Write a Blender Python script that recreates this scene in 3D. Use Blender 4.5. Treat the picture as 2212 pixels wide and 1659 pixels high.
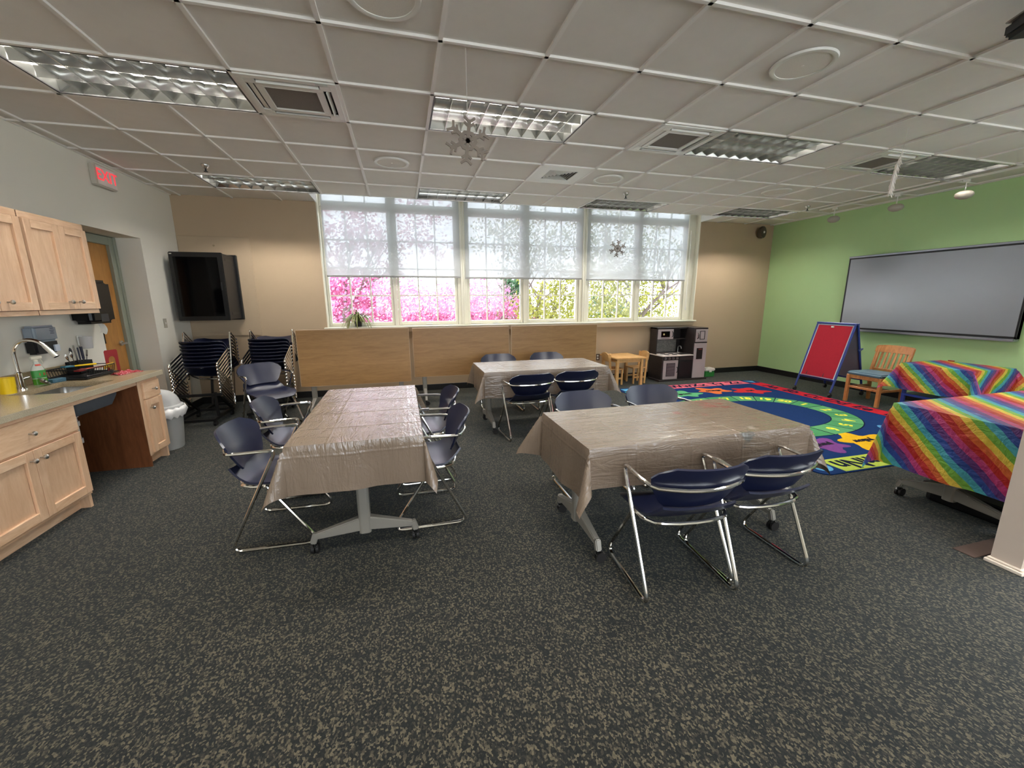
import bpy, bmesh, math, random
from mathutils import Vector, Matrix
from math import sin, cos, pi, radians as RAD

for _o in list(bpy.data.objects):
    bpy.data.objects.remove(_o, do_unlink=True)
SC = bpy.context.scene
COL = SC.collection

# ---------------------------------------------------------------- camera
HC = 1.472                      # lens height above the carpet
cam_d = bpy.data.cameras.new('camera')
cam = bpy.data.objects.new('camera', cam_d)
COL.objects.link(cam)
cam_d.sensor_fit = 'HORIZONTAL'
cam_d.sensor_width = 36.0
cam_d.lens = 877.02 / 2212 * 36.0
cam_d.clip_start = 0.02
cam_d.clip_end = 300
_y, _p, _r = -0.260700115, 0.205239811, -0.00520927827
_Rz = Matrix(((cos(_y), sin(_y), 0), (-sin(_y), cos(_y), 0), (0, 0, 1)))
_B = Matrix(((1, 0, 0), (0, 0, -1), (0, 1, 0)))
_Rx = Matrix(((1, 0, 0), (0, cos(_p), -sin(_p)), (0, sin(_p), cos(_p))))
_Rr = Matrix(((cos(_r), -sin(_r), 0), (sin(_r), cos(_r), 0), (0, 0, 1)))
_M = _Rr @ _Rx @ _B @ _Rz
_rot = Matrix((_M[0], -Vector(_M[1]), -Vector(_M[2]))).transposed()
cam.matrix_world = Matrix.Translation((0, 0, HC)) @ _rot.to_4x4()
SC.camera = cam

# ---------------------------------------------------------------- sky, exposure
world = bpy.data.worlds.new('overcast_sky')
SC.world = world
world.use_nodes = True
_bg = world.node_tree.nodes['Background']
_bg.inputs['Color'].default_value = (0.86, 0.93, 1.0, 1)
_bg.inputs['Strength'].default_value = 2.4
SC.view_settings.view_transform = 'Standard'
SC.view_settings.look = 'None'
SC.view_settings.gamma = 1.0
SC.view_settings.use_curve_mapping = False
SC.view_settings.exposure = 1.9
SC.cycles.max_bounces = 8
SC.cycles.diffuse_bounces = 5
SC.cycles.glossy_bounces = 4
SC.cycles.transmission_bounces = 6
SC.cycles.transparent_max_bounces = 12
SC.cycles.sample_clamp_indirect = 6.0
SC.cycles.caustics_reflective = False
SC.cycles.caustics_refractive = False
TUBE_POWER = 43.0               # radiance of the fluorescent tubes

# daylight enters through the three window bays: sampling portals for the sky
for _x0, _x1 in ((-1.05, 0.97), (1.03, 3.1), (3.17, 5.25)):
    _l = bpy.data.lights.new('window_portal', 'AREA')
    _l.shape = 'RECTANGLE'
    _l.size = _x1 - _x0
    _l.size_y = 2.2
    _l.cycles.is_portal = True
    _o = bpy.data.objects.new('window_portal', _l)
    COL.objects.link(_o)
    _o.location = ((_x0 + _x1) / 2, 7.02, 2.2)
    _o.rotation_euler = (RAD(-90), 0, 0)

_l = bpy.data.lights.new('window_portal', 'AREA')      # added window in the right wall, out of view, for fill daylight
_l.shape = 'RECTANGLE'
_l.size, _l.size_y = 4.85, 1.7
_l.cycles.is_portal = True
_o = bpy.data.objects.new('window_portal', _l)
COL.objects.link(_o)
_o.location = (7.24, -0.425, 1.75)
_o.rotation_euler = (RAD(90), 0, RAD(90))

_l = bpy.data.lights.new('window_portal', 'AREA')      # second added window, behind the camera, more fill daylight
_l.shape = 'RECTANGLE'
_l.size, _l.size_y = 5.5, 1.7
_l.cycles.is_portal = True
_o = bpy.data.objects.new('window_portal', _l)
COL.objects.link(_o)
_o.location = (1.75, -3.36, 1.75)
_o.rotation_euler = (RAD(90), 0, 0)

# ---------------------------------------------------------------- room numbers
CEIL = 2.850
T = 0.6096                      # ceiling module
LX, LY = 0.2872, 2.5477         # a crossing of the ceiling grid
XL, XR, YB, YF = -2.88, 7.08, 6.74, -3.2
WX0, WX1, WZ0, WZ1 = -1.09, 5.40, 1.07, 3.30   # window opening
TZ = 0.712                      # table height


def gx(c): return LX + c * T
def gy(r): return LY + r * T


# ---------------------------------------------------------------- materials
def srgb(r, g, b):
    f = lambda c: (c / 255 / 12.92) if c / 255 <= 0.04045 else ((c / 255 + 0.055) / 1.055) ** 2.4
    return (f(r), f(g), f(b), 1.0)


MATS = {}


class NT:
    """tiny helper around a material's node tree"""
    def __init__(self, name):
        self.m = bpy.data.materials.new(name)
        self.m.use_nodes = True
        self.n = self.m.node_tree.nodes
        self.l = self.m.node_tree.links
        self.b = self.n['Principled BSDF']
        self.out = self.n['Material Output']

    def add(self, t, **kw):
        nd = self.n.new(t)
        for k, v in kw.items():
            setattr(nd, k, v)
        return nd

    def link(self, a, b):
        self.l.new(a, b)

    def coord(self, which='Object', scale=(1, 1, 1), rot=(0, 0, 0)):
        tc = self.add('ShaderNodeTexCoord')
        mp = self.add('ShaderNodeMapping')
        mp.inputs['Scale'].default_value = scale
        mp.inputs['Rotation'].default_value = rot
        self.link(tc.outputs[which], mp.inputs['Vector'])
        return mp.outputs['Vector']

    def noise(self, vec, scale, detail=3, rough=0.55, dist=0.0):
        nd = self.add('ShaderNodeTexNoise')
        nd.inputs['Scale'].default_value = scale
        nd.inputs['Detail'].default_value = detail
        nd.inputs['Roughness'].default_value = rough
        nd.inputs['Distortion'].default_value = dist
        self.link(vec, nd.inputs['Vector'])
        return nd.outputs['Fac']

    def ramp(self, fac, stops, mode='LINEAR'):
        r = self.add('ShaderNodeValToRGB')
        r.color_ramp.interpolation = mode
        e = r.color_ramp.elements
        while len(e) < len(stops):
            e.new(0.5)
        for i, (p, c) in enumerate(stops):
            e[i].position = p
            e[i].color = c
        self.link(fac, r.inputs['Fac'])
        return r.outputs['Color']

    def bump(self, h, strength=0.2, dist=0.01):
        b = self.add('ShaderNodeBump')
        b.inputs['Strength'].default_value = strength
        b.inputs['Distance'].default_value = dist
        self.link(h, b.inputs['Height'])
        self.link(b.outputs['Normal'], self.b.inputs['Normal'])

    def math(self, op, a, b=None):
        m = self.add('ShaderNodeMath', operation=op)
        for i, v in enumerate((a, b)):
            if v is None:
                continue
            if isinstance(v, (int, float)):
                m.inputs[i].default_value = v
            else:
                self.link(v, m.inputs[i])
        return m.outputs[0]


def mul(c, k):
    return (min(1, c[0] * k), min(1, c[1] * k), min(1, c[2] * k), 1)


def plain(name, col, rough=0.5, metal=0.0, var=0.06, nscale=6.0, bump=0.0, bscale=200.0, spec=None, which='Object'):
    """procedural principled material: soft colour variation plus optional fine relief"""
    if name in MATS:
        return MATS[name]
    t = NT(name)
    v = t.coord(which)
    f = t.noise(v, nscale)
    t.link(t.ramp(f, [(0.25, mul(col, 1 - var)), (0.75, mul(col, 1 + var))]), t.b.inputs['Base Color'])
    t.b.inputs['Roughness'].default_value = rough
    t.b.inputs['Metallic'].default_value = metal
    if spec is not None:
        t.b.inputs['Specular IOR Level'].default_value = spec
    if bump:
        t.bump(t.noise(v, bscale, 2), bump, 0.004)
    MATS[name] = t.m
    return t.m


def emit(name, col, strength):
    if name in MATS:
        return MATS[name]
    t = NT(name)
    t.b.inputs['Base Color'].default_value = col
    t.b.inputs['Emission Color'].default_value = col
    t.b.inputs['Emission Strength'].default_value = strength
    MATS[name] = t.m
    return t.m


def wood(name, col, dark, scale=(2, 14, 14), rough=0.45, streak=0.5):
    if name in MATS:
        return MATS[name]
    t = NT(name)
    v = t.coord('Object', scale)
    f1 = t.noise(v, 1.6, 5, 0.6, 1.2)
    f2 = t.noise(v, 9.0, 3, 0.6, 0.3)
    f = t.math('ADD', t.math('MULTIPLY', f1, 0.72), t.math('MULTIPLY', f2, 0.28))
    t.link(t.ramp(f, [(0.5 - 0.24 * (1 / max(streak, .1)) * .6, dark), (0.62, col)]), t.b.inputs['Base Color'])
    t.b.inputs['Roughness'].default_value = rough
    t.bump(f2, 0.05, 0.002)
    MATS[name] = t.m
    return t.m


def carpet_mat():
    t = NT('carpet')
    v = t.coord('Object', (1, 0.8, 1), (0, 0, 0.5))
    vo = t.add('ShaderNodeTexVoronoi')
    vo.inputs['Scale'].default_value = 150
    t.link(v, vo.inputs['Vector'])
    wn = t.add('ShaderNodeSeparateColor')
    t.link(vo.outputs['Color'], wn.inputs['Color'])
    f = wn.outputs['Red']
    big = t.noise(v, 0.9, 3)
    fine = t.noise(v, 420, 2)
    f2 = t.math('ADD', t.math('MULTIPLY', f, 0.72), t.math('MULTIPLY', fine, 0.32))
    f2 = t.math('ADD', f2, t.math('MULTIPLY', t.math('SUBTRACT', big, 0.5), 0.12))
    t.link(t.ramp(f2, [(0.25, srgb(5, 5, 4)), (0.47, srgb(16, 15, 12)), (0.62, srgb(35, 32, 25)), (0.85, srgb(88, 81, 64))]),
           t.b.inputs['Base Color'])
    t.b.inputs['Roughness'].default_value = 0.85
    t.b.inputs['Specular IOR Level'].default_value = 0.25
    t.b.inputs['Sheen Weight'].default_value = 0.15
    t.b.inputs['Sheen Tint'].default_value = (0.7, 0.85, 0.9, 1)
    t.bump(f2, 0.35, 0.004)
    return t.m


def cloth_mat():
    """thin plastic table cover, fold creases from the packet"""
    t = NT('plastic_cloth')
    uv = t.coord('UV')
    sp = t.add('ShaderNodeSeparateXYZ')
    t.link(uv, sp.inputs[0])
    wob = t.noise(uv, 3.0, 2)
    h = None
    for ax, per, off in ((0, 0.34, 0.1), (1, 0.22, 0.06)):      # sharp fold lines
        a = t.math('ADD', sp.outputs[ax], t.math('MULTIPLY', wob, 0.018))
        p = t.math('PINGPONG', t.math('ADD', a, off), per / 2)
        q = t.math('MULTIPLY', t.math('MINIMUM', p, 0.011), -0.45)
        h = q if h is None else t.math('ADD', h, q)
    # crinkles: ridges of stretched noise
    for sc, k in (((4, 19, 1), 0.011), ((9, 7, 1), 0.007), ((26, 40, 1), 0.0010)):
        n1 = t.noise(t.coord('UV', sc), 1.0, 3, 0.6, 1.2)
        rdg = t.math('ABSOLUTE', t.math('SUBTRACT', n1, 0.5))
        h = t.math('ADD', h, t.math('MULTIPLY', rdg, -k * 3.0))
    c = t.noise(uv, 2.0, 3)
    t.link(t.ramp(c, [(0.3, srgb(118, 102, 87)), (0.7, srgb(130, 114, 99))]), t.b.inputs['Base Color'])
    t.b.inputs['Roughness'].default_value = 0.22
    t.b.inputs['Specular IOR Level'].default_value = 0.7
    t.b.inputs['Transmission Weight'].default_value = 0.0
    t.bump(h, 0.30, 1.0)
    MATS['cloth'] = t.m
    return t.m


RAINBOW = [(178, 36, 32), (206, 98, 44), (222, 192, 70), (116, 172, 62), (70, 160, 174), (42, 72, 146), (92, 50, 116), (178, 54, 112)]


def rainbow_mat():
    t = NT('rainbow_cloth')
    uv = t.coord('UV', (1, 1, 1), (0, 0, RAD(42)))
    sp = t.add('ShaderNodeSeparateXYZ')
    t.link(uv, sp.inputs[0])
    wob = t.noise(uv, 7.0, 3)
    a = t.math('ADD', sp.outputs[0], t.math('MULTIPLY', wob, 0.022))
    fr = t.math('FRACT', t.math('MULTIPLY', a, 1 / 0.30))
    n = len(RAINBOW)
    t1 = t.ramp(fr, [(i / n, srgb(*c)) for i, c in enumerate(RAINBOW)], 'CONSTANT')
    wash = t.noise(uv, 26.0, 4, 0.7)
    mx = t.add('ShaderNodeMix', data_type='RGBA', blend_type='MULTIPLY')
    mx.inputs[0].default_value = 0.5
    t.link(t1, mx.inputs[6])
    t.link(t.ramp(wash, [(0.3, (0.55, 0.55, 0.55, 1)), (0.65, (1, 1, 1, 1))]), mx.inputs[7])
    t.link(mx.outputs[2], t.b.inputs['Base Color'])
    t.b.inputs['Roughness'].default_value = 0.42
    t.bump(t.noise(uv, 9.0, 3, 0.6, 1.5), 0.35, 0.06)
    MATS['rainbow'] = t.m
    return t.m


def shade_mat():
    """woven roller-shade fabric: part open weave, part translucent thread"""
    t = NT('roller_shade_fabric')
    n = t.n
    tr = t.add('ShaderNodeBsdfTransparent')
    tr.inputs['Color'].default_value = (0.95, 0.97, 1, 1)
    tl = t.add('ShaderNodeBsdfTranslucent')
    v = t.coord('Object', (1, 1, 1))
    t.link(t.ramp(t.noise(v, 60, 2), [(0.3, (0.27, 0.29, 0.295, 1)), (0.7, (0.29, 0.31, 0.315, 1))]), tl.inputs['Color'])
    df = t.add('ShaderNodeBsdfDiffuse')
    df.inputs['Color'].default_value = (0.86, 0.87, 0.86, 1)
    m1 = t.add('ShaderNodeMixShader')
    m1.inputs[0].default_value = 0.40
    t.link(tl.outputs[0], m1.inputs[1])
    t.link(df.outputs[0], m1.inputs[2])
    m2 = t.add('ShaderNodeMixShader')
    m2.inputs[0].default_value = 0.945
    t.link(tr.outputs[0], m2.inputs[1])
    t.link(m1.outputs[0], m2.inputs[2])
    t.link(m2.outputs[0], t.out.inputs['Surface'])
    MATS['shade'] = t.m
    return t.m


def glass_mat(name='window_glass'):
    t = NT(name)
    tr = t.add('ShaderNodeBsdfTransparent')
    gl = t.add('ShaderNodeBsdfGlossy')
    gl.inputs['Roughness'].default_value = 0.02
    fr = t.add('ShaderNodeFresnel')
    fr.inputs['IOR'].default_value = 1.45
    mx = t.add('ShaderNodeMixShader')
    t.link(t.math('MULTIPLY', fr.outputs[0], 0.6), mx.inputs[0])
    t.link(tr.outputs[0], mx.inputs[1])
    t.link(gl.outputs[0], mx.inputs[2])
    t.link(mx.outputs[0], t.out.inputs['Surface'])
    return t.m


def speckle(name, base, lo, hi, scale=160, rough=0.25):
    t = NT(name)
    v = t.coord()
    f = t.noise(v, scale, 3, 0.7)
    t.link(t.ramp(f, [(0.3, lo), (0.5, base), (0.72, hi)]), t.b.inputs['Base Color'])
    t.b.inputs['Roughness'].default_value = rough
    return t.m


def bandana_mat():
    t = NT('red_print_fabric')
    v = t.coord()
    f = t.noise(v, 70, 2, 0.6, 2.0)
    t.link(t.ramp(f, [(0.55, srgb(150, 14, 32)), (0.6, srgb(214, 160, 160))]), t.b.inputs['Base Color'])
    t.b.inputs['Roughness'].default_value = 0.8
    return t.m


def herringbone_mat():
    t = NT('backsplash_print')
    v = t.coord('Object', (26, 26, 26), (0, 0, 0))
    br = t.add('ShaderNodeTexBrick')
    mp = t.add('ShaderNodeMapping')
    mp.inputs['Rotation'].default_value = (RAD(90), RAD(45), 0)
    t.link(v, mp.inputs['Vector'])
    t.link(mp.outputs[0], br.inputs['Vector'])
    br.inputs['Color1'].default_value = srgb(150, 146, 140)
    br.inputs['Color2'].default_value = srgb(110, 108, 104)
    br.inputs['Mortar'].default_value = srgb(70, 68, 66)
    br.inputs['Scale'].default_value = 1.0
    t.link(br.outputs['Color'], t.b.inputs['Base Color'])
    t.b.inputs['Roughness'].default_value = 0.5
    return t.m


M_CARPET = carpet_mat()
M_CLOTH = cloth_mat()
M_RAINBOW = rainbow_mat()
M_SHADE = shade_mat()
M_GLASS = glass_mat()
M_WALL = plain('wall_paint_cream', srgb(226, 221, 208), 0.7, var=0.015, nscale=2, bump=0.06, bscale=260)
M_BEIGE = plain('wall_paint_beige', srgb(180, 158, 130), 0.7, var=0.015, nscale=2, bump=0.06, bscale=260)
M_GREEN = plain('wall_paint_green', srgb(180, 214, 154), 0.65, var=0.015, nscale=2, bump=0.06, bscale=260)
M_TILE = plain('mineral_fibre_tile', srgb(230, 225, 218), 0.95, var=0.02, nscale=9, bump=0.25, bscale=420)
M_BAR = plain('grid_bar_enamel', srgb(236, 232, 226), 0.5, var=0.02)
M_WHITE = plain('white_enamel', srgb(226, 224, 216), 0.42, var=0.02)
M_TRIM = plain('window_trim_paint', srgb(222, 218, 200), 0.4, var=0.02)
M_BASEB = plain('black_rubber_base', srgb(16, 15, 14), 0.5, var=0.1)
M_CHROME = plain('chrome', (0.80, 0.78, 0.74, 1), 0.10, 1.0, var=0.02)
M_BRUSHED = plain('brushed_nickel', (0.55, 0.53, 0.50, 1), 0.28, 1.0, var=0.05)
M_STEEL = plain('stainless_steel', (0.62, 0.61, 0.59, 1), 0.24, 1.0, var=0.05, nscale=14)
M_LOUVRE = plain('specular_aluminium', (0.42, 0.42, 0.40, 1), 0.14, 1.0, var=0.02)
M_NAVY = plain('navy_plastic', srgb(22, 27, 52), 0.34, var=0.05, spec=0.55, bump=0.03, bscale=600)
M_SILVER = plain('silver_powder_coat', srgb(150, 146, 138), 0.38, 0.35, var=0.03)
M_BLACK = plain('black_plastic', srgb(9, 9, 10), 0.42, var=0.1)
M_BLACKG = plain('smoked_glass', srgb(5, 5, 6), 0.08, var=0.05, spec=0.2)
M_DARKGREY = plain('dark_grey_metal', srgb(44, 42, 42), 0.5, 0.2, var=0.05)
M_RUBBER = plain('caster_rubber', srgb(22, 20, 20), 0.6, var=0.1)
M_CAB = wood('maple_cabinet', srgb(228, 192, 158), srgb(210, 168, 132), (9, 9, 1.6), 0.42, 0.8)
M_CABH = wood('maple_cabinet_rail', srgb(232, 198, 164), srgb(208, 164, 126), (9, 1.6, 9), 0.42, 0.8)
M_CABD = wood('dark_cabinet_side_gap_shade', srgb(128, 78, 46), srgb(96, 54, 30), (9, 9, 1.2), 0.42, 0.8)  # dark side panels; on the bodies it stands in for shadow in door gaps
M_TABWOOD = wood('laminate_oak', srgb(178, 136, 86), srgb(156, 114, 68), (1.4, 9, 12), 0.42, 0.8)
M_OAK = wood('oak_chair', srgb(206, 142, 84), srgb(170, 106, 58), (9, 9, 2), 0.35, 0.8)
M_PINE = wood('pale_pine', srgb(224, 178, 116), srgb(204, 152, 90), (8, 2, 8), 0.45, 0.8)
M_DOOR = wood('door_veneer', srgb(196, 140, 72), srgb(170, 114, 54), (8, 8, 1.2), 0.4, 0.8)
M_COUNTER = speckle('counter_laminate', srgb(170, 150, 118), srgb(140, 120, 92), srgb(196, 180, 148), 170, 0.2)
M_CEDGE = speckle('counter_edge', srgb(176, 164, 140), srgb(150, 138, 114), srgb(200, 190, 166), 170, 0.35)
M_BANDANA = bandana_mat()
M_HERR = herringbone_mat()


# ---------------------------------------------------------------- mesh builder
class MB:
    def __init__(self):
        self.v, self.f, self.uv = [], [], {}

    def _add(self, vs, fs):
        o = len(self.v)
        self.v += [tuple(p) for p in vs]
        self.f += [tuple(i + o for i in q) for q in fs]
        return o

    def box(self, x0, x1, y0, y1, z0, z1, mtx=None):
        vs = [(x, y, z) for x in (x0, x1) for y in (y0, y1) for z in (z0, z1)]
        if mtx is not None:
            vs = [mtx @ Vector(p) for p in vs]
        self._add(vs, [(0, 1, 3, 2), (4, 6, 7, 5), (0, 4, 5, 1), (2, 3, 7, 6), (0, 2, 6, 4), (1, 5, 7, 3)])
        return self

    def bar(self, p0, p1, w, h, up=(0, 0, 1), w1=None, h1=None):
        """rectangular bar from p0 to p1, width w across, height h along up"""
        p0, p1 = Vector(p0), Vector(p1)
        d = (p1 - p0).normalized()
        u = Vector(up)
        s = d.cross(u)
        if s.length < 1e-5:
            s = d.cross(Vector((1, 0, 0)))
        s.normalize()
        u = s.cross(d)
        w1 = w if w1 is None else w1
        h1 = h if h1 is None else h1
        vs = []
        for p, ww, hh in ((p0, w, h), (p1, w1, h1)):
            for a, b in ((-1, -1), (1, -1), (1, 1), (-1, 1)):
                vs.append(p + s * a * ww / 2 + u * b * hh / 2)
        self._add(vs, [(3, 2, 1, 0), (4, 5, 6, 7), (0, 1, 5, 4), (1, 2, 6, 5), (2, 3, 7, 6), (3, 0, 4, 7)])
        return self

    def cyl(self, p0, p1, r0, r1=None, n=12):
        p0, p1 = Vector(p0), Vector(p1)
        r1 = r0 if r1 is None else r1
        d = (p1 - p0).normalized()
        a = d.orthogonal().normalized()
        b = d.cross(a)
        vs = []
        for p, r in ((p0, r0), (p1, r1)):
            for i in range(n):
                t = 2 * pi * i / n
                vs.append(p + a * cos(t) * r + b * sin(t) * r)
        fs = [(i, (i + 1) % n, n + (i + 1) % n, n + i) for i in range(n)]
        fs += [tuple(range(n))[::-1], tuple(range(n, 2 * n))]
        self._add(vs, fs)
        return self

    def tube(self, path, r, n=8, closed=False):
        P = [Vector(p) for p in path]
        m = len(P)
        R = r if isinstance(r, (list, tuple)) else [r] * m
        tang = []
        for i in range(m):
            a = P[(i - 1) % m] if (closed or i > 0) else P[i]
            b = P[(i + 1) % m] if (closed or i < m - 1) else P[i]
            tang.append((b - a).normalized())
        nrm = tang[0].orthogonal().normalized()
        vs = []
        for i in range(m):
            nrm = (nrm - tang[i] * nrm.dot(tang[i]))
            nrm = nrm.normalized() if nrm.length > 1e-6 else tang[i].orthogonal().normalized()
            bi = tang[i].cross(nrm)
            for k in range(n):
                t = 2 * pi * k / n
                vs.append(P[i] + (nrm * cos(t) + bi * sin(t)) * R[i])
        fs = []
        for i in range(m if closed else m - 1):
            j = (i + 1) % m
            for k in range(n):
                fs.append((i * n + k, i * n + (k + 1) % n, j * n + (k + 1) % n, j * n + k))
        if not closed:
            fs += [tuple(range(n))[::-1], tuple(range((m - 1) * n, m * n))]
        self._add(vs, fs)
        return self

    def lathe(self, prof, n=20, c=(0, 0, 0), sx=1.0, sy=1.0):
        """prof: (radius, z) from bottom to top around the vertical through c"""
        vs, fs = [], []
        for r, z in prof:
            for i in range(n):
                t = 2 * pi * i / n
                vs.append((c[0] + cos(t) * r * sx, c[1] + sin(t) * r * sy, c[2] + z))
        for j in range(len(prof) - 1):
            for i in range(n):
                fs.append((j * n + i, j * n + (i + 1) % n, (j + 1) * n + (i + 1) % n, (j + 1) * n + i))
        if prof[0][0] > 1e-6:
            fs.append(tuple(range(n))[::-1])
        if prof[-1][0] > 1e-6:
            fs.append(tuple(range((len(prof) - 1) * n, len(prof) * n)))
        self._add(vs, fs)
        return self

    def prism(self, poly, z0, z1, mtx=None):
        n = len(poly)
        vs = [(x, y, z0) for x, y in poly] + [(x, y, z1) for x, y in poly]
        if mtx is not None:
            vs = [mtx @ Vector(p) for p in vs]
        fs = [tuple(range(n))[::-1], tuple(range(n, 2 * n))]
        fs += [(i, (i + 1) % n, n + (i + 1) % n, n + i) for i in range(n)]
        self._add(vs, fs)
        return self

    def shell(self, fn, nu, nv, th):
        """closed thick sheet over fn(u, v), u and v in 0..1"""
        g = [[Vector(fn(i / nu, j / nv)) for j in range(nv + 1)] for i in range(nu + 1)]
        vs, fs = [], []
        nn = (nu + 1) * (nv + 1)
        off = []
        for i in range(nu + 1):
            for j in range(nv + 1):
                du = g[min(i + 1, nu)][j] - g[max(i - 1, 0)][j]
                dv = g[i][min(j + 1, nv)] - g[i][max(j - 1, 0)]
                k = du.cross(dv)
                k = k.normalized() if k.length > 1e-9 else Vector((0, 0, 1))
                vs.append(g[i][j])
                off.append(g[i][j] - k * th)
        vs += off
        ix = lambda i, j: i * (nv + 1) + j
        for i in range(nu):
            for j in range(nv):
                q = (ix(i, j), ix(i + 1, j), ix(i + 1, j + 1), ix(i, j + 1))
                fs.append(q)
                fs.append(tuple(a + nn for a in q[::-1]))
        for i in range(nu):
            fs.append((ix(i + 1, 0), ix(i, 0), ix(i, 0) + nn, ix(i + 1, 0) + nn))
            fs.append((ix(i, nv), ix(i + 1, nv), ix(i + 1, nv) + nn, ix(i, nv) + nn))
        for j in range(nv):
            fs.append((ix(0, j), ix(0, j + 1), ix(0, j + 1) + nn, ix(0, j) + nn))
            fs.append((ix(nu, j + 1), ix(nu, j), ix(nu, j) + nn, ix(nu, j + 1) + nn))
        self._add(vs, fs)
        return self

    def mesh(self, name, mat, smooth=False, bevel=0.0, seg=1):
        me = bpy.data.meshes.new(name)
        me.from_pydata(self.v, [], self.f)
        if bevel > 0:
            bm = bmesh.new()
            bm.from_mesh(me)
            es = [e for e in bm.edges if len(e.link_faces) == 2 and e.calc_face_angle(0) > 0.5]
            bmesh.ops.bevel(bm, geom=es, offset=bevel, segments=seg, affect='EDGES', clamp_overlap=True)
            bm.to_mesh(me)
            bm.free()
        if smooth:
            me.shade_smooth()
            if smooth != 'all':
                me.set_sharp_from_angle(angle=RAD(38))
        me.materials.append(mat)
        me.update()
        return me

    def build(self, name, mat, parent=None, smooth=False, bevel=0.0, seg=1):
        return obj(name, self.mesh(name, mat, smooth, bevel, seg), parent)


def obj(name, me, parent=None):
    o = bpy.data.objects.new(name, me)
    COL.objects.link(o)
    if parent is not None:
        o.parent = parent
    return o


def tag(o, label, cat, group=None):
    o['label'] = label
    o['category'] = cat
    if group:
        o['group'] = group
    return o


def thing(name, label, cat, loc=(0, 0, 0), rz=0.0, group=None):
    o = bpy.data.objects.new(name, None)
    o.empty_display_size = 0.1
    COL.objects.link(o)
    o.location = loc
    o.rotation_euler = (0, 0, rz)
    return tag(o, label, cat, group)


def struct(o):
    o['kind'] = 'structure'
    return o


def kids(o):
    return [c for c in COL.objects if c.parent is o]


def dup(o, loc=None, rot=None, label=None, parent=None, group=None):
    c = o.copy()
    COL.objects.link(c)
    c.parent = parent
    if loc is not None:
        c.location = loc
    if rot is not None:
        c.rotation_euler = rot
    if label:
        c['label'] = label
    if group:
        c['group'] = group
    for k in KIDS.get(o, None) or kids(o):
        dup(k, parent=c)
    return c


KIDS = {}


def fillet(pts, r, n=4, closed=False):
    """round the corners of a polyline"""
    P = [Vector(p) for p in pts]
    m = len(P)
    R = r if isinstance(r, (list, tuple)) else [r] * m
    out = []
    for i in range(m):
        if not closed and (i == 0 or i == m - 1):
            out.append(P[i])
            continue
        a, b, c = P[(i - 1) % m], P[i], P[(i + 1) % m]
        ra = min(R[i], (a - b).length * 0.48, (c - b).length * 0.48)
        s = b + (a - b).normalized() * ra
        e = b + (c - b).normalized() * ra
        for k in range(n + 1):
            t = k / n
            out.append(s * (1 - t) ** 2 + b * 2 * t * (1 - t) + e * t * t)
    return out


_txt = {}


def text_mesh(s, size, depth, mat, bold=0.0):
    key = (s, size, depth, mat.name, bold)
    if key in _txt:
        return _txt[key]
    cu = bpy.data.curves.new('txt', 'FONT')
    cu.body = s
    cu.size = size
    cu.extrude = depth
    cu.offset = bold
    cu.align_x = 'CENTER'
    cu.align_y = 'CENTER'
    cu.resolution_u = 3
    o = bpy.data.objects.new('txt', cu)
    COL.objects.link(o)
    dg = bpy.context.evaluated_depsgraph_get()
    me = bpy.data.meshes.new_from_object(o.evaluated_get(dg))
    bpy.data.objects.remove(o, do_unlink=True)
    bpy.data.curves.remove(cu)
    me.materials.clear()
    me.materials.append(mat)
    _txt[key] = me
    return me


def basis(right, up, loc):
    """matrix whose x axis is right, y axis is up (for text and panels)"""
    r, u = Vector(right).normalized(), Vector(up).normalized()
    n = r.cross(u)
    m = Matrix((r, u, n)).transposed().to_4x4()
    return Matrix.Translation(loc) @ m


def put_text(s, size, mat, right, up, loc, parent=None, depth=0.0008, name='lettering', bold=0.0):
    o = obj(name, text_mesh(s, size, depth, mat, bold), parent)
    o.matrix_local = basis(right, up, loc)
    return o


# ================================================================ SETTING
floor = struct(MB().box(XL - 0.3, XR + 0.12, YF - 0.12, YB, -0.06, 0).build('floor', M_CARPET))

OY0, OY1, OZ = 4.97, 5.90, 2.187          # door alcove in the left wall
AX = -3.15
b = MB()
b.box(AX - 0.1, XL, YF - 0.12, OY0, 0, 3.4)
b.box(AX - 0.1, XL, OY1, YB + 0.26, 0, 3.4)
b.box(AX - 0.1, XL, OY0, OY1, OZ, 3.4)
b.box(AX - 0.2, AX - 0.06, OY0, OY1, 0, OZ)
wall_left = struct(b.build('wall_left', M_WALL))
b = MB()
b.box(XL, WX0, YB, YB + 0.26, 0, 3.4)
b.box(WX1, XR, YB, YB + 0.26, 0, 3.4)
b.box(WX0, WX1, YB, YB + 0.26, 0, WZ0 - 0.025)
b.box(WX0, WX1, YB, YB + 0.26, WZ1, 3.4)
wall_back = struct(b.build('wall_back', M_BEIGE))
BY0, BY1, BZ0, BZ1 = -2.85, 2.0, 0.9, 2.6    # added opening in the right wall, unseen, lets in fill daylight
b = MB().box(XR, XR + 0.12, YF - 0.12, BY0, 0, 3.4).box(XR, XR + 0.12, BY1, YB + 0.26, 0, 3.4)
b.box(XR, XR + 0.12, BY0, BY1, 0, BZ0).box(XR, XR + 0.12, BY0, BY1, BZ1, 3.4)
wall_right = struct(b.build('wall_right', M_GREEN))
FX0, FX1 = -1.0, 4.5                          # added opening in the rear wall, unseen, to brighten the room
b = MB().box(XL, FX0, YF - 0.12, YF, 0, 3.4).box(FX1, XR, YF - 0.12, YF, 0, 3.4)
b.box(FX0, FX1, YF - 0.12, YF, 0, BZ0).box(FX0, FX1, YF - 0.12, YF, BZ1, 3.4)
wall_front = struct(b.build('wall_front', M_WALL))
win = struct(bpy.data.objects.new('window_5', None))  # added window behind the camera, brings in fill daylight
COL.objects.link(win)
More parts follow.
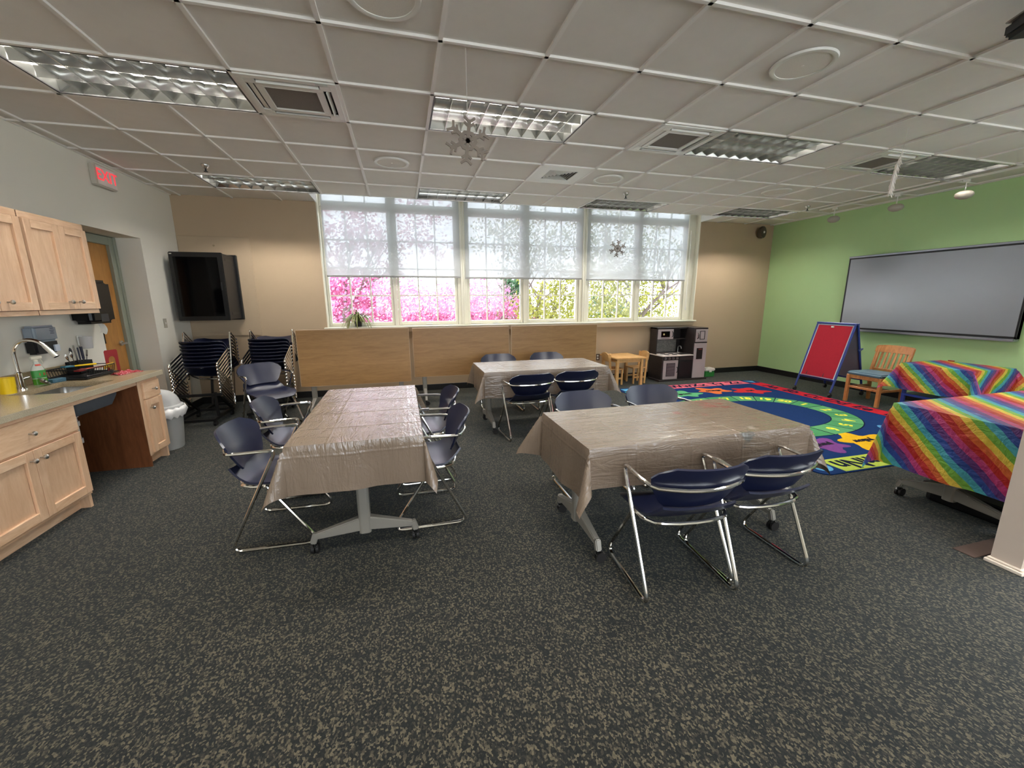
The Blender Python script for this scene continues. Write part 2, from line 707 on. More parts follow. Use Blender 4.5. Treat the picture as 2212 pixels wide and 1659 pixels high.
b = MB().box(FX0, FX1, YF - 0.09, YF - 0.03, BZ0, BZ0 + 0.05).box(FX0, FX1, YF - 0.09, YF - 0.03, BZ1 - 0.05, BZ1)
for k in range(7):
    x = FX0 + 0.025 + k * (FX1 - FX0 - 0.05) / 6
    b.box(x - 0.025, x + 0.025, YF - 0.09, YF - 0.03, BZ0 + 0.05, BZ1 - 0.05)
b.build('window_frame', M_TRIM, win)
for k in range(6):
    x = FX0 + 0.05 + k * (FX1 - FX0 - 0.05) / 6
    MB().box(x, x + 0.858, YF - 0.062, YF - 0.058, BZ0 + 0.05, BZ1 - 0.05).build('pane', M_GLASS, win)
win = struct(bpy.data.objects.new('window_4', None))  # added side window, never in view, brightens the interior
COL.objects.link(win)
b = MB().box(XR + 0.03, XR + 0.09, BY0, BY1, BZ0, BZ0 + 0.05).box(XR + 0.03, XR + 0.09, BY0, BY1, BZ1 - 0.05, BZ1)
for k in range(6):
    y = BY0 + 0.025 + k * (BY1 - BY0 - 0.05) / 5
    b.box(XR + 0.03, XR + 0.09, y - 0.025, y + 0.025, BZ0 + 0.05, BZ1 - 0.05)
b.build('window_frame', M_TRIM, win)
for k in range(5):
    y = BY0 + 0.05 + k * (BY1 - BY0 - 0.05) / 5
    MB().box(XR + 0.058, XR + 0.062, y, y + 0.90, BZ0 + 0.05, BZ1 - 0.05).build('pane', M_GLASS, win)
# stub of a partition beside the camera
b = MB().box(3.145, 3.75, 1.165, 1.285, 0, CEIL)
wall_partition = struct(b.build('wall_partition', plain('partition_paint', srgb(206, 190, 176), 0.6, var=0.02)))
b = MB().box(3.127, 3.75, 1.147, 1.303, 0, 0.022).box(3.135, 3.75, 1.155, 1.295, 0.022, 0.034)
struct(b.build('baseboard_partition', plain('partition_plinth', srgb(236, 222, 206), 0.5, var=0.02), bevel=0.004))

for nm, bx in (('baseboard_back', (XL, XR, YB - 0.012, YB, 0, 0.1)), ('baseboard_right', (XR - 0.012, XR, YF, YB - 0.012, 0, 0.1)),
               ('baseboard_left', (XL, XL + 0.012, OY1, YB - 0.012, 0, 0.1))):
    struct(MB().box(*bx).build(nm, M_BASEB, bevel=0.004))

# thin plywood patch on the back wall behind the rack cabinet
b = MB().box(-2.87, -2.0, YB - 0.012, YB, 0.98, 2.34)
o = struct(b.build('trim_wall_panel', plain('wall_panel_paint', srgb(178, 157, 130), 0.7, var=0.02), bevel=0.003))
for px, pz in ((-2.14, 1.04), (-2.45, 2.22)):
    MB().cyl((px, YB - 0.016, pz), (px, YB - 0.01, pz), 0.014, n=10).build('bolt_cap', plain('wall_panel_cap', srgb(150, 132, 104), 0.6), o)

# ---- door in the alcove
door = struct(thing('door_1', 'honey veneer door with lever handle', 'door'))
for k in ('label', 'category'):
    del door[k]
MB().box(AX - 0.055, AX - 0.015, OY0 + 0.05, 5.79, 0.01, 2.09).build('leaf', M_DOOR, door)
MB().box(AX - 0.014, AX - 0.008, 5.28, 5.47, 1.02, 1.86).build('vision_panel', M_BLACKG, door)
b = MB().cyl((AX - 0.015, 5.715, 1.0), (AX, 5.715, 1.0), 0.03, n=14).cyl((AX, 5.715, 1.0), (AX + 0.045, 5.715, 1.0), 0.011)
b.tube(fillet([(AX + 0.045, 5.715, 1.0), (AX + 0.045, 5.60, 0.995)], 0.01), 0.010)
b.build('door_handle', M_BRUSHED, door, smooth=True)
M_FRAME = plain('door_frame_grey_green', srgb(146, 150, 134), 0.5, var=0.02)
b = MB().box(AX - 0.06, AX + 0.02, 5.79, 5.895, 0, 2.18).box(AX - 0.06, AX + 0.02, OY0 + 0.004, OY0 + 0.05, 0, 2.18)
b.box(AX - 0.06, AX + 0.02, OY0 + 0.05, 5.79, 2.09, 2.18)
b.box(AX - 0.015, AX + 0.034, 5.855, 5.895, 0, 2.183)
struct(b.build('trim_door_frame', M_FRAME, bevel=0.004))

# ---------------------------------------------------------------- ceiling
ZT = CEIL + 0.16
EDGE = gy(6)                                # ceiling stops short of the window wall
b = MB().box(XL, XR, YF, EDGE, ZT, ZT + 0.05)
b.box(XL, WX0 - 0.02, EDGE, YB, ZT, ZT + 0.05).box(WX1 + 0.02, XR, EDGE, YB, ZT, ZT + 0.05)
b.box(XL, XR, EDGE - 0.05, YB + 0.26, 3.4, 3.45)
ceiling = struct(b.build('ceiling', plain('plenum_deck', srgb(120, 116, 110), 0.9)))
b = MB().box(WX0 - 0.02, WX1 + 0.02, EDGE - 0.012, EDGE, CEIL - 0.003, 3.4)
b.box(WX0 - 0.02, WX0, EDGE, YB, CEIL - 0.003, 3.4).box(WX1, WX1 + 0.02, EDGE, YB, CEIL - 0.003, 3.4)
b.box(WX0, WX1, EDGE, YB, 3.37, 3.4)
b.build('light_well', M_WHITE, ceiling)

LIGHT_COLS = (-4, 0, 4, 8)
LIGHT_ROWS = (5, 1, -3, -7)
occ = {}
for r in LIGHT_ROWS:
    for c in LIGHT_COLS:
        occ[(c, r)] = occ[(c + 1, r)] = ('L', c, r)
for c in (-2, 3, 7):
    occ[(c, 1)] = ('A', c, 1)
occ[(2, 3)] = ('D', 2, 3)

full = MB().box(-T / 2 + 0.006, T / 2 - 0.006, -T / 2 + 0.006, T / 2 - 0.006, 0.009, 0.024).mesh('ceiling_tile', M_TILE)


def tile_piece(x0, x1, y0, y1, c, r):
    if x1 - x0 < 0.03 or y1 - y0 < 0.03:
        return
    if x1 - x0 > T - 1e-4 and y1 - y0 > T - 1e-4:
        o = obj('ceiling_tile', full, ceiling)
        o.location = ((x0 + x1) / 2, (y0 + y1) / 2, CEIL)
    else:
        MB().box(x0 + 0.006, x1 - 0.006, y0 + 0.006, y1 - 0.006, CEIL + 0.009, CEIL + 0.024).build('ceiling_tile', M_TILE, ceiling)


for r in range(-10, 7):
    for c in range(-6, 12):
        if (c, r) in occ:
            continue
        x0, x1 = max(gx(c), XL), min(gx(c + 1), XR)
        y0, y1 = max(gy(r), YF), min(gy(r + 1), YB)
        if x1 <= x0 or y1 <= y0:
            continue
        if r == 6:
            if x0 < WX0 - 0.02:
                tile_piece(x0, min(x1, WX0 - 0.02), y0, y1, c, r)
            if x1 > WX1 + 0.02:
                tile_piece(max(x0, WX1 + 0.02), x1, y0, y1, c, r)
        else:
            tile_piece(x0, x1, y0, y1, c, r)


def grid_bar(x0, x1, y0, y1):
    MB().box(x0, x1, y0, y1, CEIL - 0.005, CEIL + 0.009).build('grid_bar', M_BAR, ceiling)


for c in range(-5, 12):                      # bars running away from the camera
    x = gx(c)
    run = None
    for r in range(-10, 8):
        y0, y1 = max(gy(r), YF), min(gy(r + 1), YB)
        ok = y1 > y0 and not (occ.get((c - 1, r)) and occ.get((c - 1, r)) == occ.get((c, r)))
        if r == 6 and WX0 - 0.02 < x < WX1 + 0.02:
            ok = False
        if ok:
            run = (run[0], y1) if run else (y0, y1)
        if (not ok or r == 7) and run:
            grid_bar(x - 0.012, x + 0.012, run[0], run[1])
            run = None
for r in range(-9, 7):                       # cross bars
    y = gy(r)
    if r == 6:
        grid_bar(XL, WX0 - 0.02, y - 0.012, y + 0.012)
        grid_bar(WX1 + 0.02, XR, y - 0.012, y + 0.012)
        continue
    grid_bar(XL, XR, y - 0.0105, y + 0.0105)
for x0, x1, y0, y1 in ((XL, XL + 0.02, YF, YB), (XR - 0.02, XR, YF, YB)):
    MB().box(x0, x1, y0, y1, CEIL - 0.002, CEIL + 0.02).build('wall_angle', M_BAR, ceiling)

# ---------------------------------------------------------------- windows
SASH = [(-1.043, -0.15), (-0.005, 0.868), (1.118, 1.99), (2.147, 3.02), (3.275, 4.153), (4.298, 5.188)]
ZG = [1.128, 1.542, 1.955, 2.368, 2.785]     # rows of panes
ZTR = (2.91, 3.25)                           # transom glass
GY = 6.90
for w in range(3):
    win = struct(bpy.data.objects.new('window_%d' % (w + 1), None))
    COL.objects.link(win)
    win.location = (0, 0, 0)
    a0, a1 = SASH[2 * w], SASH[2 * w + 1]
    x0 = WX0 if w == 0 else (SASH[2 * w - 1][1] + a0[0]) / 2
    x1 = WX1 if w == 2 else (a1[1] + SASH[min(5, 2 * w + 2)][0]) / 2
    fr = MB()
    fr.box(x0, a0[0] - 0.045, 6.84, 6.96, 1.07, WZ1)                    # left jamb / half mullion
    fr.box(a1[1] + 0.045, x1, 6.84, 6.96, 1.07, WZ1)
    fr.box(a0[1] + 0.045, a1[0] - 0.045, 6.84, 6.96, 1.07, WZ1)
    if w < 2:
        fr.box(x1 - 0.03, x1, 6.80, 6.84, 1.07, WZ1)
    if w > 0:
        fr.box(x0, x0 + 0.03, 6.80, 6.84, 1.07, WZ1)
    fr.box(a0[0] - 0.045, a0[1] + 0.045, 6.845, 6.955, ZG[4] + 0.045, ZTR[0] - 0.03)
    fr.box(a1[0] - 0.045, a1[1] + 0.045, 6.845, 6.955, ZG[4] + 0.045, ZTR[0] - 0.03)
    fr.build('window_frame', M_TRIM, win, bevel=0.005)
    for g0, g1 in (a0, a1):
        sb = MB()
        sb.box(g0 - 0.043, g0, 6.865, 6.935, 1.072, ZG[4] + 0.043).box(g1, g1 + 0.043, 6.865, 6.935, 1.072, ZG[4] + 0.043)
        sb.box(g0, g1, 6.865, 6.935, 1.072, ZG[0]).box(g0, g1, 6.865, 6.935, ZG[4], ZG[4] + 0.043)
        sash = sb.build('sash', M_TRIM, win, bevel=0.006)
        pw = (g1 - g0) / 3
        for i in (1, 2):
            MB().box(g0 + i * pw - 0.010, g0 + i * pw + 0.010, 6.885, 6.915, ZG[0], ZG[4]).build('muntin', M_TRIM, sash)
        for z in ZG[1:4]:
            MB().box(g0, g1, 6.888, 6.912, z - 0.010, z + 0.010).build('muntin', M_TRIM, sash)
        for i in range(3):
            for j in range(4):
                MB().box(g0 + i * pw + 0.008, g0 + (i + 1) * pw - 0.008, GY - 0.002, GY + 0.002, ZG[j] + 0.004, ZG[j + 1] - 0.004).build('pane', M_GLASS, sash)
        hb = MB()
        hb.box((g0 + g1) / 2 - 0.05, (g0 + g1) / 2 + 0.05, 6.845, 6.866, 1.082, 1.098)
        hb.build('latch', M_WHITE, sash, bevel=0.004)
        tb = MB().box(g0 - 0.043, g0, 6.87, 6.93, ZTR[0] - 0.03, ZTR[1] + 0.03).box(g1, g1 + 0.043, 6.87, 6.93, ZTR[0] - 0.03, ZTR[1] + 0.03)
        tb.box(g0, g1, 6.87, 6.93, ZTR[0] - 0.03, ZTR[0]).box(g0, g1, 6.87, 6.93, ZTR[1], ZTR[1] + 0.05)
        tr = tb.build('transom', M_TRIM, win)
        for i in (1, 2):
            MB().box(g0 + i * pw - 0.010, g0 + i * pw + 0.010, 6.885, 6.915, ZTR[0], ZTR[1]).build('muntin', M_TRIM, tr)
        for i in range(3):
            MB().box(g0 + i * pw + 0.008, g0 + (i + 1) * pw - 0.008, GY - 0.002, GY + 0.002, ZTR[0], ZTR[1]).build('pane', M_GLASS, tr)
# plastered reveals, sill and apron
b = MB().box(WX0 - 0.012, WX0 + 0.004, YB - 0.004, 6.86, 1.07, WZ1).box(WX1 - 0.004, WX1 + 0.012, YB - 0.004, 6.86, 1.07, WZ1)
b.box(WX0, WX1, YB + 0.02, 6.96, WZ1 - 0.005, WZ1 + 0.005)
struct(b.build('trim_window_reveal', M_TRIM))
struct(MB().box(WX0 - 0.05, WX1 + 0.03, 6.66, 6.95, 1.045, 1.07).build('trim_window_sill', M_TRIM, bevel=0.006))
struct(MB().box(WX0 - 0.02, WX1, 6.715, 6.74, 0.975, 1.045).build('trim_window_apron', plain('apron_paint', srgb(214, 190, 158), 0.5, var=0.02), bevel=0.005))

# roller shades
M_HEM = plain('shade_hem_bar', srgb(150, 148, 144), 0.5, 0.2)
for (x0, x1, zb), lab in zip(((-1.045, 0.955, 1.815), (1.035, 3.085, 1.805), (3.17, 5.18, 1.79)),
                             ('white roller shade over the window above the spider plant', 'white roller shade over the middle window between two mullions',
                              'white roller shade with a paper snowflake toned as backlit hanging before it')):
    sh = thing('roller_shade', lab, 'shade', ((x0 + x1) / 2, 6.775, zb), group='roller shades at the windows')
    hw = (x1 - x0) / 2
    n = 24
    fb = MB()
    vs = [(-hw + 2 * hw * i / n, 0.004 * sin(i * 1.3) * 0.4, z) for z in (0.02, 0.6, 3.27 - zb) for i in range(n + 1)]
    fb._add(vs, [(j * (n + 1) + i, j * (n + 1) + i + 1, (j + 1) * (n + 1) + i + 1, (j + 1) * (n + 1) + i) for j in range(2) for i in range(n)])
    fb.build('fabric', M_SHADE, sh, smooth=True)
    MB().box(-hw, hw, -0.008, 0.008, 0, 0.028).build('hem_bar', M_HEM, sh, bevel=0.003)
    MB().cyl((-hw, 0, 3.285 - zb), (hw, 0, 3.285 - zb), 0.022).build('roller', M_WHITE, sh, smooth=True)
    for s in (-1, 1):
        MB().tube([(s * (hw + 0.016), 0, -0.0), (s * (hw + 0.018), 0, 0.7), (s * (hw + 0.016), 0, 3.27 - zb)], 0.004, 6).build('guide_cord', M_WHITE, sh)
    if x0 > 3:
        cb = MB().tube([(hw + 0.06, -0.01, 0.9), (hw + 0.062, -0.012, 0.0), (hw + 0.06, -0.01, -0.5)], 0.003, 6)
        cb.lathe([(0.004, -0.03), (0.010, -0.02), (0.010, 0.01), (0.004, 0.02)], 8, (hw + 0.06, -0.01, -0.5))
        cb.build('bead_chain', M_BRUSHED, sh)


# ================================================================ CEILING FITTINGS
M_TUBE = emit('fluorescent_tube', (1.0, 0.96, 0.90, 1), TUBE_POWER)
M_HOUSE = plain('fixture_housing', srgb(88, 88, 84), 0.4, 0.5)
M_FIXEDGE = plain('fixture_edge', srgb(40, 38, 38), 0.5)


def para_blade(length, along_x, halfw=0.011, h=0.062):
    """louvre blade, thin at the bottom edge, concave flanks widening to the top"""
    prof = []
    n = 5
    for i in range(n + 1):
        t = i / n
        prof.append((0.0012 + halfw * t ** 1.8, t * h))
    pts = prof + [(-a, z) for a, z in prof[::-1]]
    m = MB()
    L = length / 2
    vs = []
    for s in (-L, L):
        for a, z in pts:
            vs.append((s, a, z) if along_x else (a, s, z))
    k = len(pts)
    fs = [(i, (i + 1) % k, k + (i + 1) % k, k + i) for i in range(k)]
    fs += [tuple(range(k))[::-1], tuple(range(k, 2 * k))]
    if not along_x:
        fs = [f[::-1] for f in fs]
    m._add(vs, fs)
    return m


FW, FD = 2 * T - 0.03, T - 0.03
fix = thing('ceiling_light', 'x', 'light', (0, 0, CEIL), group='louvred fluorescent ceiling lights')
b = MB()
hx, hy = FW / 2, FD / 2
b.box(-hx, hx, -hy, -hy + 0.006, 0, 0.12).box(-hx, hx, hy - 0.006, hy, 0, 0.12)
b.box(-hx, -hx + 0.006, -hy, hy, 0, 0.12).box(hx - 0.006, hx, -hy, hy, 0, 0.12)
b.box(-hx, hx, -hy, hy, 0.12, 0.13)
b.build('housing', M_HOUSE, fix)
b = MB()
b.box(-hx - 0.004, hx + 0.004, -hy - 0.004, -hy + 0.010, -0.004, 0.004).box(-hx - 0.004, hx + 0.004, hy - 0.010, hy + 0.004, -0.004, 0.004)
b.box(-hx - 0.004, -hx + 0.010, -hy, hy, -0.004, 0.004).box(hx - 0.010, hx + 0.004, -hy, hy, -0.004, 0.004)
b.build('rim', M_FIXEDGE, fix)
mt = MB().cyl((-hx + 0.04, 0, 0), (hx - 0.04, 0, 0), 0.013, n=10).mesh('tube', M_TUBE, True)
for i in range(3):
    o = obj('tube', mt, fix)
    o.location = (0, (i - 1) * FD / 3, 0.092)
ml = para_blade(FW - 0.02, True, 0.014).mesh('louvre_blade', M_LOUVRE, True)
for i in (-1, 1):
    o = obj('louvre_blade', ml, fix)
    o.location = (0, i * FD / 6, 0.004)
ms = para_blade(FD - 0.02, False, 0.010).mesh('louvre_blade', M_LOUVRE, True)
for i in range(1, 9):
    o = obj('louvre_blade', ms, fix)
    o.location = (-hx + FW * i / 9, 0, 0.004)
sd = MB()
for s in (-1, 1):
    sd._add([(-hx + .01, s * (hy - 0.008), 0.004), (hx - .01, s * (hy - 0.008), 0.004), (hx - .01, s * (hy - 0.030), 0.066), (-hx + .01, s * (hy - 0.030), 0.066)],
            [(0, 1, 2, 3) if s > 0 else (3, 2, 1, 0)])
sd.build('side_reflector', M_LOUVRE, fix)
LLAB = {(-4, 1): 'large louvred ceiling light above the kitchen counter', (0, 1): 'louvred ceiling light behind the big hanging paper snowflake',
        (4, 1): 'louvred ceiling light right of the middle air cassette', (8, 1): 'louvred ceiling light beside the hanging feather and track lights',
        (-4, 5): 'dim louvred ceiling light in front of the rack cabinet corner', (0, 5): 'louvred ceiling light at the ceiling edge above the left window',
        (4, 5): 'pale louvred ceiling light at the ceiling edge above the right window', (8, 5): 'louvred ceiling light near the round wall speaker corner'}
KIDS[fix] = kids(fix)
first = True
for r in LIGHT_ROWS:
    for c in LIGHT_COLS:
        lab = LLAB.get((c, r), 'louvred ceiling light behind the camera position')
        loc = (gx(c + 1), gy(r) + T / 2, CEIL)
        if first:
            fix.location = loc
            fix['label'] = lab
            first = False
        else:
            dup(fix, loc, None, lab)

# four-way air cassettes
cas = thing('air_cassette', 'x', 'air vent', (0, 0, CEIL), group='square ceiling air cassettes')
h = T / 2 - 0.01
b = MB()
S0, S1, SL = 0.205, 0.255, 0.19                 # slot band and half length
b.box(-h, h, -h, -S1, -0.012, 0.0).box(-h, h, S1, h, -0.012, 0.0)
b.box(-h, -S1, -S1, S1, -0.012, 0.0).box(S1, h, -S1, S1, -0.012, 0.0)
for s in (-1, 1):
    for q in (-1, 1):
        b.box(min(s * SL, s * S1), max(s * SL, s * S1), min(q * S0, q * S1), max(q * S0, q * S1), -0.012, 0)
        b.box(min(q * S0, q * S1), max(q * S0, q * S1), min(s * SL, s * S0), max(s * SL, s * S0), -0.012, 0)
b.box(-S0, S0, -S0, -0.165, -0.012, 0).box(-S0, S0, 0.165, S0, -0.012, 0).box(-S0, -0.165, -0.165, 0.165, -0.012, 0).box(0.165, S0, -0.165, 0.165, -0.012, 0)
b.build('face_panel', M_WHITE, cas, bevel=0.002)
MB().box(-h, h, -h, h, 0.06, 0.07).build('throat', M_BLACK, cas)
b = MB().box(-0.165, 0.165, -0.165, 0.165, -0.004, 0.004)
b.build('intake_grille', plain('intake_mesh', srgb(120, 112, 104), 0.8, var=0.2, nscale=220), cas)
b = MB()
for d in (-0.168, 0.160):
    b.box(-0.168, 0.168, d, d + 0.008, -0.014, -0.004).box(d, d + 0.008, -0.168, 0.168, -0.014, -0.004)
b.build('grille_rim', M_WHITE, cas)
for k in range(4):
    m4 = Matrix.Rotation(k * pi / 2, 4, 'Z')
    m = MB()
    m.box(-SL + 0.006, SL - 0.006, -0.016, 0.016, -0.002, 0.002, m4 @ Matrix.Translation((0, (S0 + S1) / 2, -0.004)) @ Matrix.Rotation(RAD(62 if k != 1 else 12), 4, 'X'))
    m.build('flap', M_WHITE, cas)
MB().box(0.17, 0.245, -0.30 + 0.005, -0.262, -0.0135, -0.012).build('rating_label', plain('pale_label', srgb(206, 214, 206), 0.5), cas)
KIDS[cas] = kids(cas)
for i, (c, lab) in enumerate(((-2, 'square air cassette beside the light over the kitchen counter'), (3, 'square air cassette with dark mesh in mid ceiling'),
                              (7, 'square air cassette above the hanging white feather'))):
    loc = (gx(c) + T / 2, gy(1) + T / 2, CEIL)
    if i == 0:
        cas.location = loc
        cas['label'] = lab
    else:
        dup(cas, loc, None, lab)

# square supply diffuser
dif = thing('supply_diffuser', 'square ceiling diffuser with concentric dark vanes near the windows', 'air vent', (gx(2) + T / 2, gy(3) + T / 2, CEIL))
b = MB()
h = T / 2 - 0.01
b.box(-h, h, -h, -0.165, -0.004, 0.004).box(-h, h, 0.165, h, -0.004, 0.004).box(-h, -0.165, -0.165, 0.165, -0.004, 0.004).box(0.165, h, -0.165, 0.165, -0.004, 0.004)
b.build('face_panel', M_WHITE, dif)
MB().box(-0.165, 0.165, -0.165, 0.165, 0.045, 0.05).build('throat', M_BLACK, dif)
for k, rr in enumerate((0.160, 0.128, 0.096, 0.064, 0.034)):
    m = MB()
    z0, z1 = -0.004, 0.026
    ri = rr - 0.022
    for a in range(4):
        t = Matrix.Rotation(a * pi / 2, 3, 'Z')
        q = [(-rr, -rr, z1), (rr, -rr, z1), (ri, -ri, z0), (-ri, -ri, z0)]
        vs = [t @ Vector(p) for p in q]
        vs += [v + Vector((0, 0, 0.003)) for v in vs]
        m._add(vs, [(0, 1, 2, 3), (7, 6, 5, 4), (0, 4, 5, 1), (1, 5, 6, 2), (2, 6, 7, 3), (3, 7, 4, 0)])
    m.build('vane', M_WHITE, dif)

# round in-ceiling speakers
SPK = [((0.0, 2.28), 'big round ceiling speaker with bright rim at the top of the picture'), ((2.43, 2.245), 'round ceiling speaker flush in the tiles at upper right'),
       ((-0.01, 4.705), 'round ceiling speaker left of the big paper snowflake'), ((2.44, 4.705), 'round ceiling speaker beside the square diffuser'),
       ((4.90, 4.69), 'round ceiling speaker near the green wall and track lights')]
spk = None
for (x, y), lab in SPK:
    if spk is None:
        spk = thing('ceiling_speaker', lab, 'speaker', (x, y, CEIL), group='round ceiling speakers')
        MB().lathe([(0.145, 0.006), (0.145, -0.006), (0.15, -0.008), (0.172, -0.006), (0.176, 0.006)], 40).build('rim', M_WHITE, spk, smooth=True)
        MB().cyl((0, 0, -0.003), (0, 0, 0.005), 0.148, n=40).build('grille', plain('speaker_mesh', srgb(224, 218, 208), 0.8, var=0.12, nscale=300), spk)
        MB().cyl((0, 0, -0.005), (0, 0, -0.002), 0.008, n=8).build('badge', M_WHITE, spk)
        KIDS[spk] = kids(spk)
    else:
        dup(spk, (x, y, CEIL), None, lab)

# sprinkler heads
spr = None
for (x, y), lab in (((-1.881, 5.248), 'small sprinkler head on the ceiling near the exit sign'), ((2.985, 5.235), 'small sprinkler head on the ceiling above the right window'),
                    ((6.13, 5.267), 'small sprinkler head on the ceiling near the track lights')):
    if spr is None:
        spr = thing('sprinkler_head', lab, 'sprinkler', (x, y, CEIL), group='ceiling sprinkler heads')
        MB().lathe([(0.018, -0.03), (0.02, -0.028), (0.036, -0.004), (0.036, 0.006)], 16).build('escutcheon', M_BRUSHED, spr, smooth=True)
        MB().cyl((0, 0, -0.058), (0, 0, -0.028), 0.008, n=8).cyl((0, 0, -0.062), (0, 0, -0.058), 0.02, n=12).build('deflector', M_DARKGREY, spr)
        KIDS[spr] = kids(spr)
    else:
        dup(spr, (x, y, CEIL), None, lab)

# track lights along the green wall
trk = tag(MB().box(6.475, 6.515, 2.2, 5.36, CEIL - 0.03, CEIL - 0.004).build('light_track', M_WHITE, None, bevel=0.004), 'white ceiling track running along the green wall', 'light track')
hd = None
for y, lab in ((5.12, 'pebble shaped track lamp nearest the window wall'), (4.29, 'pebble shaped track lamp in the middle of the track'), (3.59, 'pebble shaped track lamp nearest the picture edge')):
    if hd is None:
        hd = thing('track_lamp', lab, 'lamp', (6.495, y, CEIL - 0.03), group='pebble shaped lamps on the ceiling track')
        MB().box(-0.016, 0.016, -0.03, 0.03, -0.03, 0).cyl((0, 0, -0.12), (0, 0, -0.03), 0.006, n=8).build('stem', M_WHITE, hd, bevel=0.003)
        prof = [(0.0, -0.215), (0.03, -0.212), (0.062, -0.195), (0.076, -0.17), (0.07, -0.145), (0.045, -0.125), (0.012, -0.118), (0, -0.118)]
        MB().lathe(prof, 20, (0, 0, 0), 0.92, 1.12).build('shade', plain('pebble_shade', srgb(178, 170, 156), 0.5, var=0.05, bump=0.1, bscale=40), hd, smooth='all')
        KIDS[hd] = kids(hd)
    else:
        dup(hd, (6.495, y, CEIL - 0.03), (0, 0, 0.3), lab)


# paper snowflakes
def snowflake(R, th):
    m = MB()
    for k in range(6):
        t = Matrix.Rotation(k * pi / 3, 4, 'Z')
        w = 0.075 * R
        m.prism([(-w, 0.0), (w, 0.0), (w, R * 0.86), (-w, R * 0.86)], -th / 2, th / 2, t)
        for d, ln in ((0.66, 0.27), (0.86, 0.31)):
            for s in (-1, 1):
                bw = 0.05 * R
                tt = t @ Matrix.Translation((0, R * d - 0.1 * R, 0)) @ Matrix.Rotation(s * RAD(52), 4, 'Z')
                m.prism([(-bw, 0), (bw, 0), (bw, R * ln), (-bw, R * ln)], -th / 2 * 0.99, th / 2 * 0.99, tt)
        a0, a1 = k * pi / 3 + pi / 2, (k + 1) * pi / 3 + pi / 2
        am = (a0 + a1) / 2
        ro, ri = 0.40 * R, 0.29 * R
        p = [(ri * cos(a0), ri * sin(a0)), (ro * cos(a0), ro * sin(a0)), (ro * 1.06 * cos(am), ro * 1.06 * sin(am)), (ro * cos(a1), ro * sin(a1)), (ri * cos(a1), ri * sin(a1)), (ri * 0.87 * cos(am), ri * 0.87 * sin(am))]
        m.prism(p, -th / 2 * 0.98, th / 2 * 0.98)
    m.lathe([(0.17 * R, -th / 2 * 0.97), (0.17 * R, th / 2 * 0.97)], 6)
    return m


M_FLAKE = plain('foam_snowflake', srgb(132, 120, 108), 0.8, var=0.03)
M_THREAD = plain('thread', srgb(210, 205, 198), 0.6)
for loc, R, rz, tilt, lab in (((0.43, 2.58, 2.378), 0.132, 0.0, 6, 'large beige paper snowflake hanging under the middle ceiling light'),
                              ((3.40, 6.14, 2.262), 0.135, -0.3, 8, 'small snowflake coloured dark as if backlit hanging before the right window shade')):
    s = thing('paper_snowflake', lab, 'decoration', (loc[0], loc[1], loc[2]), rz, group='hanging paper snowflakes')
    o = snowflake(R, 0.008).build('flake', M_FLAKE if loc[0] < 1 else plain('snowflake_backlit_tone', srgb(86, 80, 76), 0.8, var=0.03), s)  # second flake has its backlit darkness put into the colour
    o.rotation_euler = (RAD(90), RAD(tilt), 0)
    MB().cyl((0, 0, R * 0.7), (0, 0, CEIL - loc[2]), 0.0012, n=5).build('thread', M_THREAD, s)

# feather on a thread
fe = thing('hanging_feather', 'long white feather hanging from the ceiling near the track lights', 'decoration', (4.10, 2.75, CEIL))
random.seed(5)
m = MB()
sp_ = [(0.03, 0, -0.16), (0.005, 0, -0.24), (-0.015, 0, -0.33), (-0.03, 0, -0.42), (-0.035, 0, -0.50)]
for i in range(60):
    t = i / 59 * (len(sp_) - 1)
    k = min(int(t), len(sp_) - 2)
    p = Vector(sp_[k]).lerp(Vector(sp_[k + 1]), t - k)
    for s in (-1, 1):
        ln = (0.034 if s > 0 else 0.018) * (0.5 + 0.5 * random.random()) * (0.25 + min(1, t / 1.2))
        q = p + Vector((s * ln, random.uniform(-0.008, 0.008), -0.045))
        m._add([p + Vector((0, 0, 0.006)), p - Vector((0, 0, 0.006)), q - Vector((0, 0, 0.004)), q + Vector((0, 0.001, 0.004))], [(0, 1, 2, 3)])
m.build('vane', plain('white_feather', srgb(236, 226, 216), 0.8), fe)
MB().tube(sp_, 0.0022, 6).build('quill', M_WHITE, fe)
MB().tube([(0.03, 0, -0.16), (0.05, 0, 0)], 0.001, 5).build('thread', M_THREAD, fe)

# projector at the right edge of the ceiling
pj = thing('projector', 'black projector hung from the ceiling at the upper right edge', 'projector', (2.985, 1.42, 2.71), RAD(-28))
MB().box(-0.12, 0.2, -0.16, 0.16, 0, 0.075).build('body', M_BLACK, pj, bevel=0.02, seg=3)
MB().box(-0.122, 0.19, -0.15, 0.15, 0.074, 0.082).build('lid', M_SILVER, pj, bevel=0.006)
MB().cyl((0.05, 0, 0.08), (0.05, 0, CEIL - 2.70), 0.018).build('mount_pole', M_BRUSHED, pj, smooth=True)
MB().cyl((0.12, -0.165, 0.035), (0.12, -0.15, 0.035), 0.028, n=16).build('lens', M_BLACKG, pj)


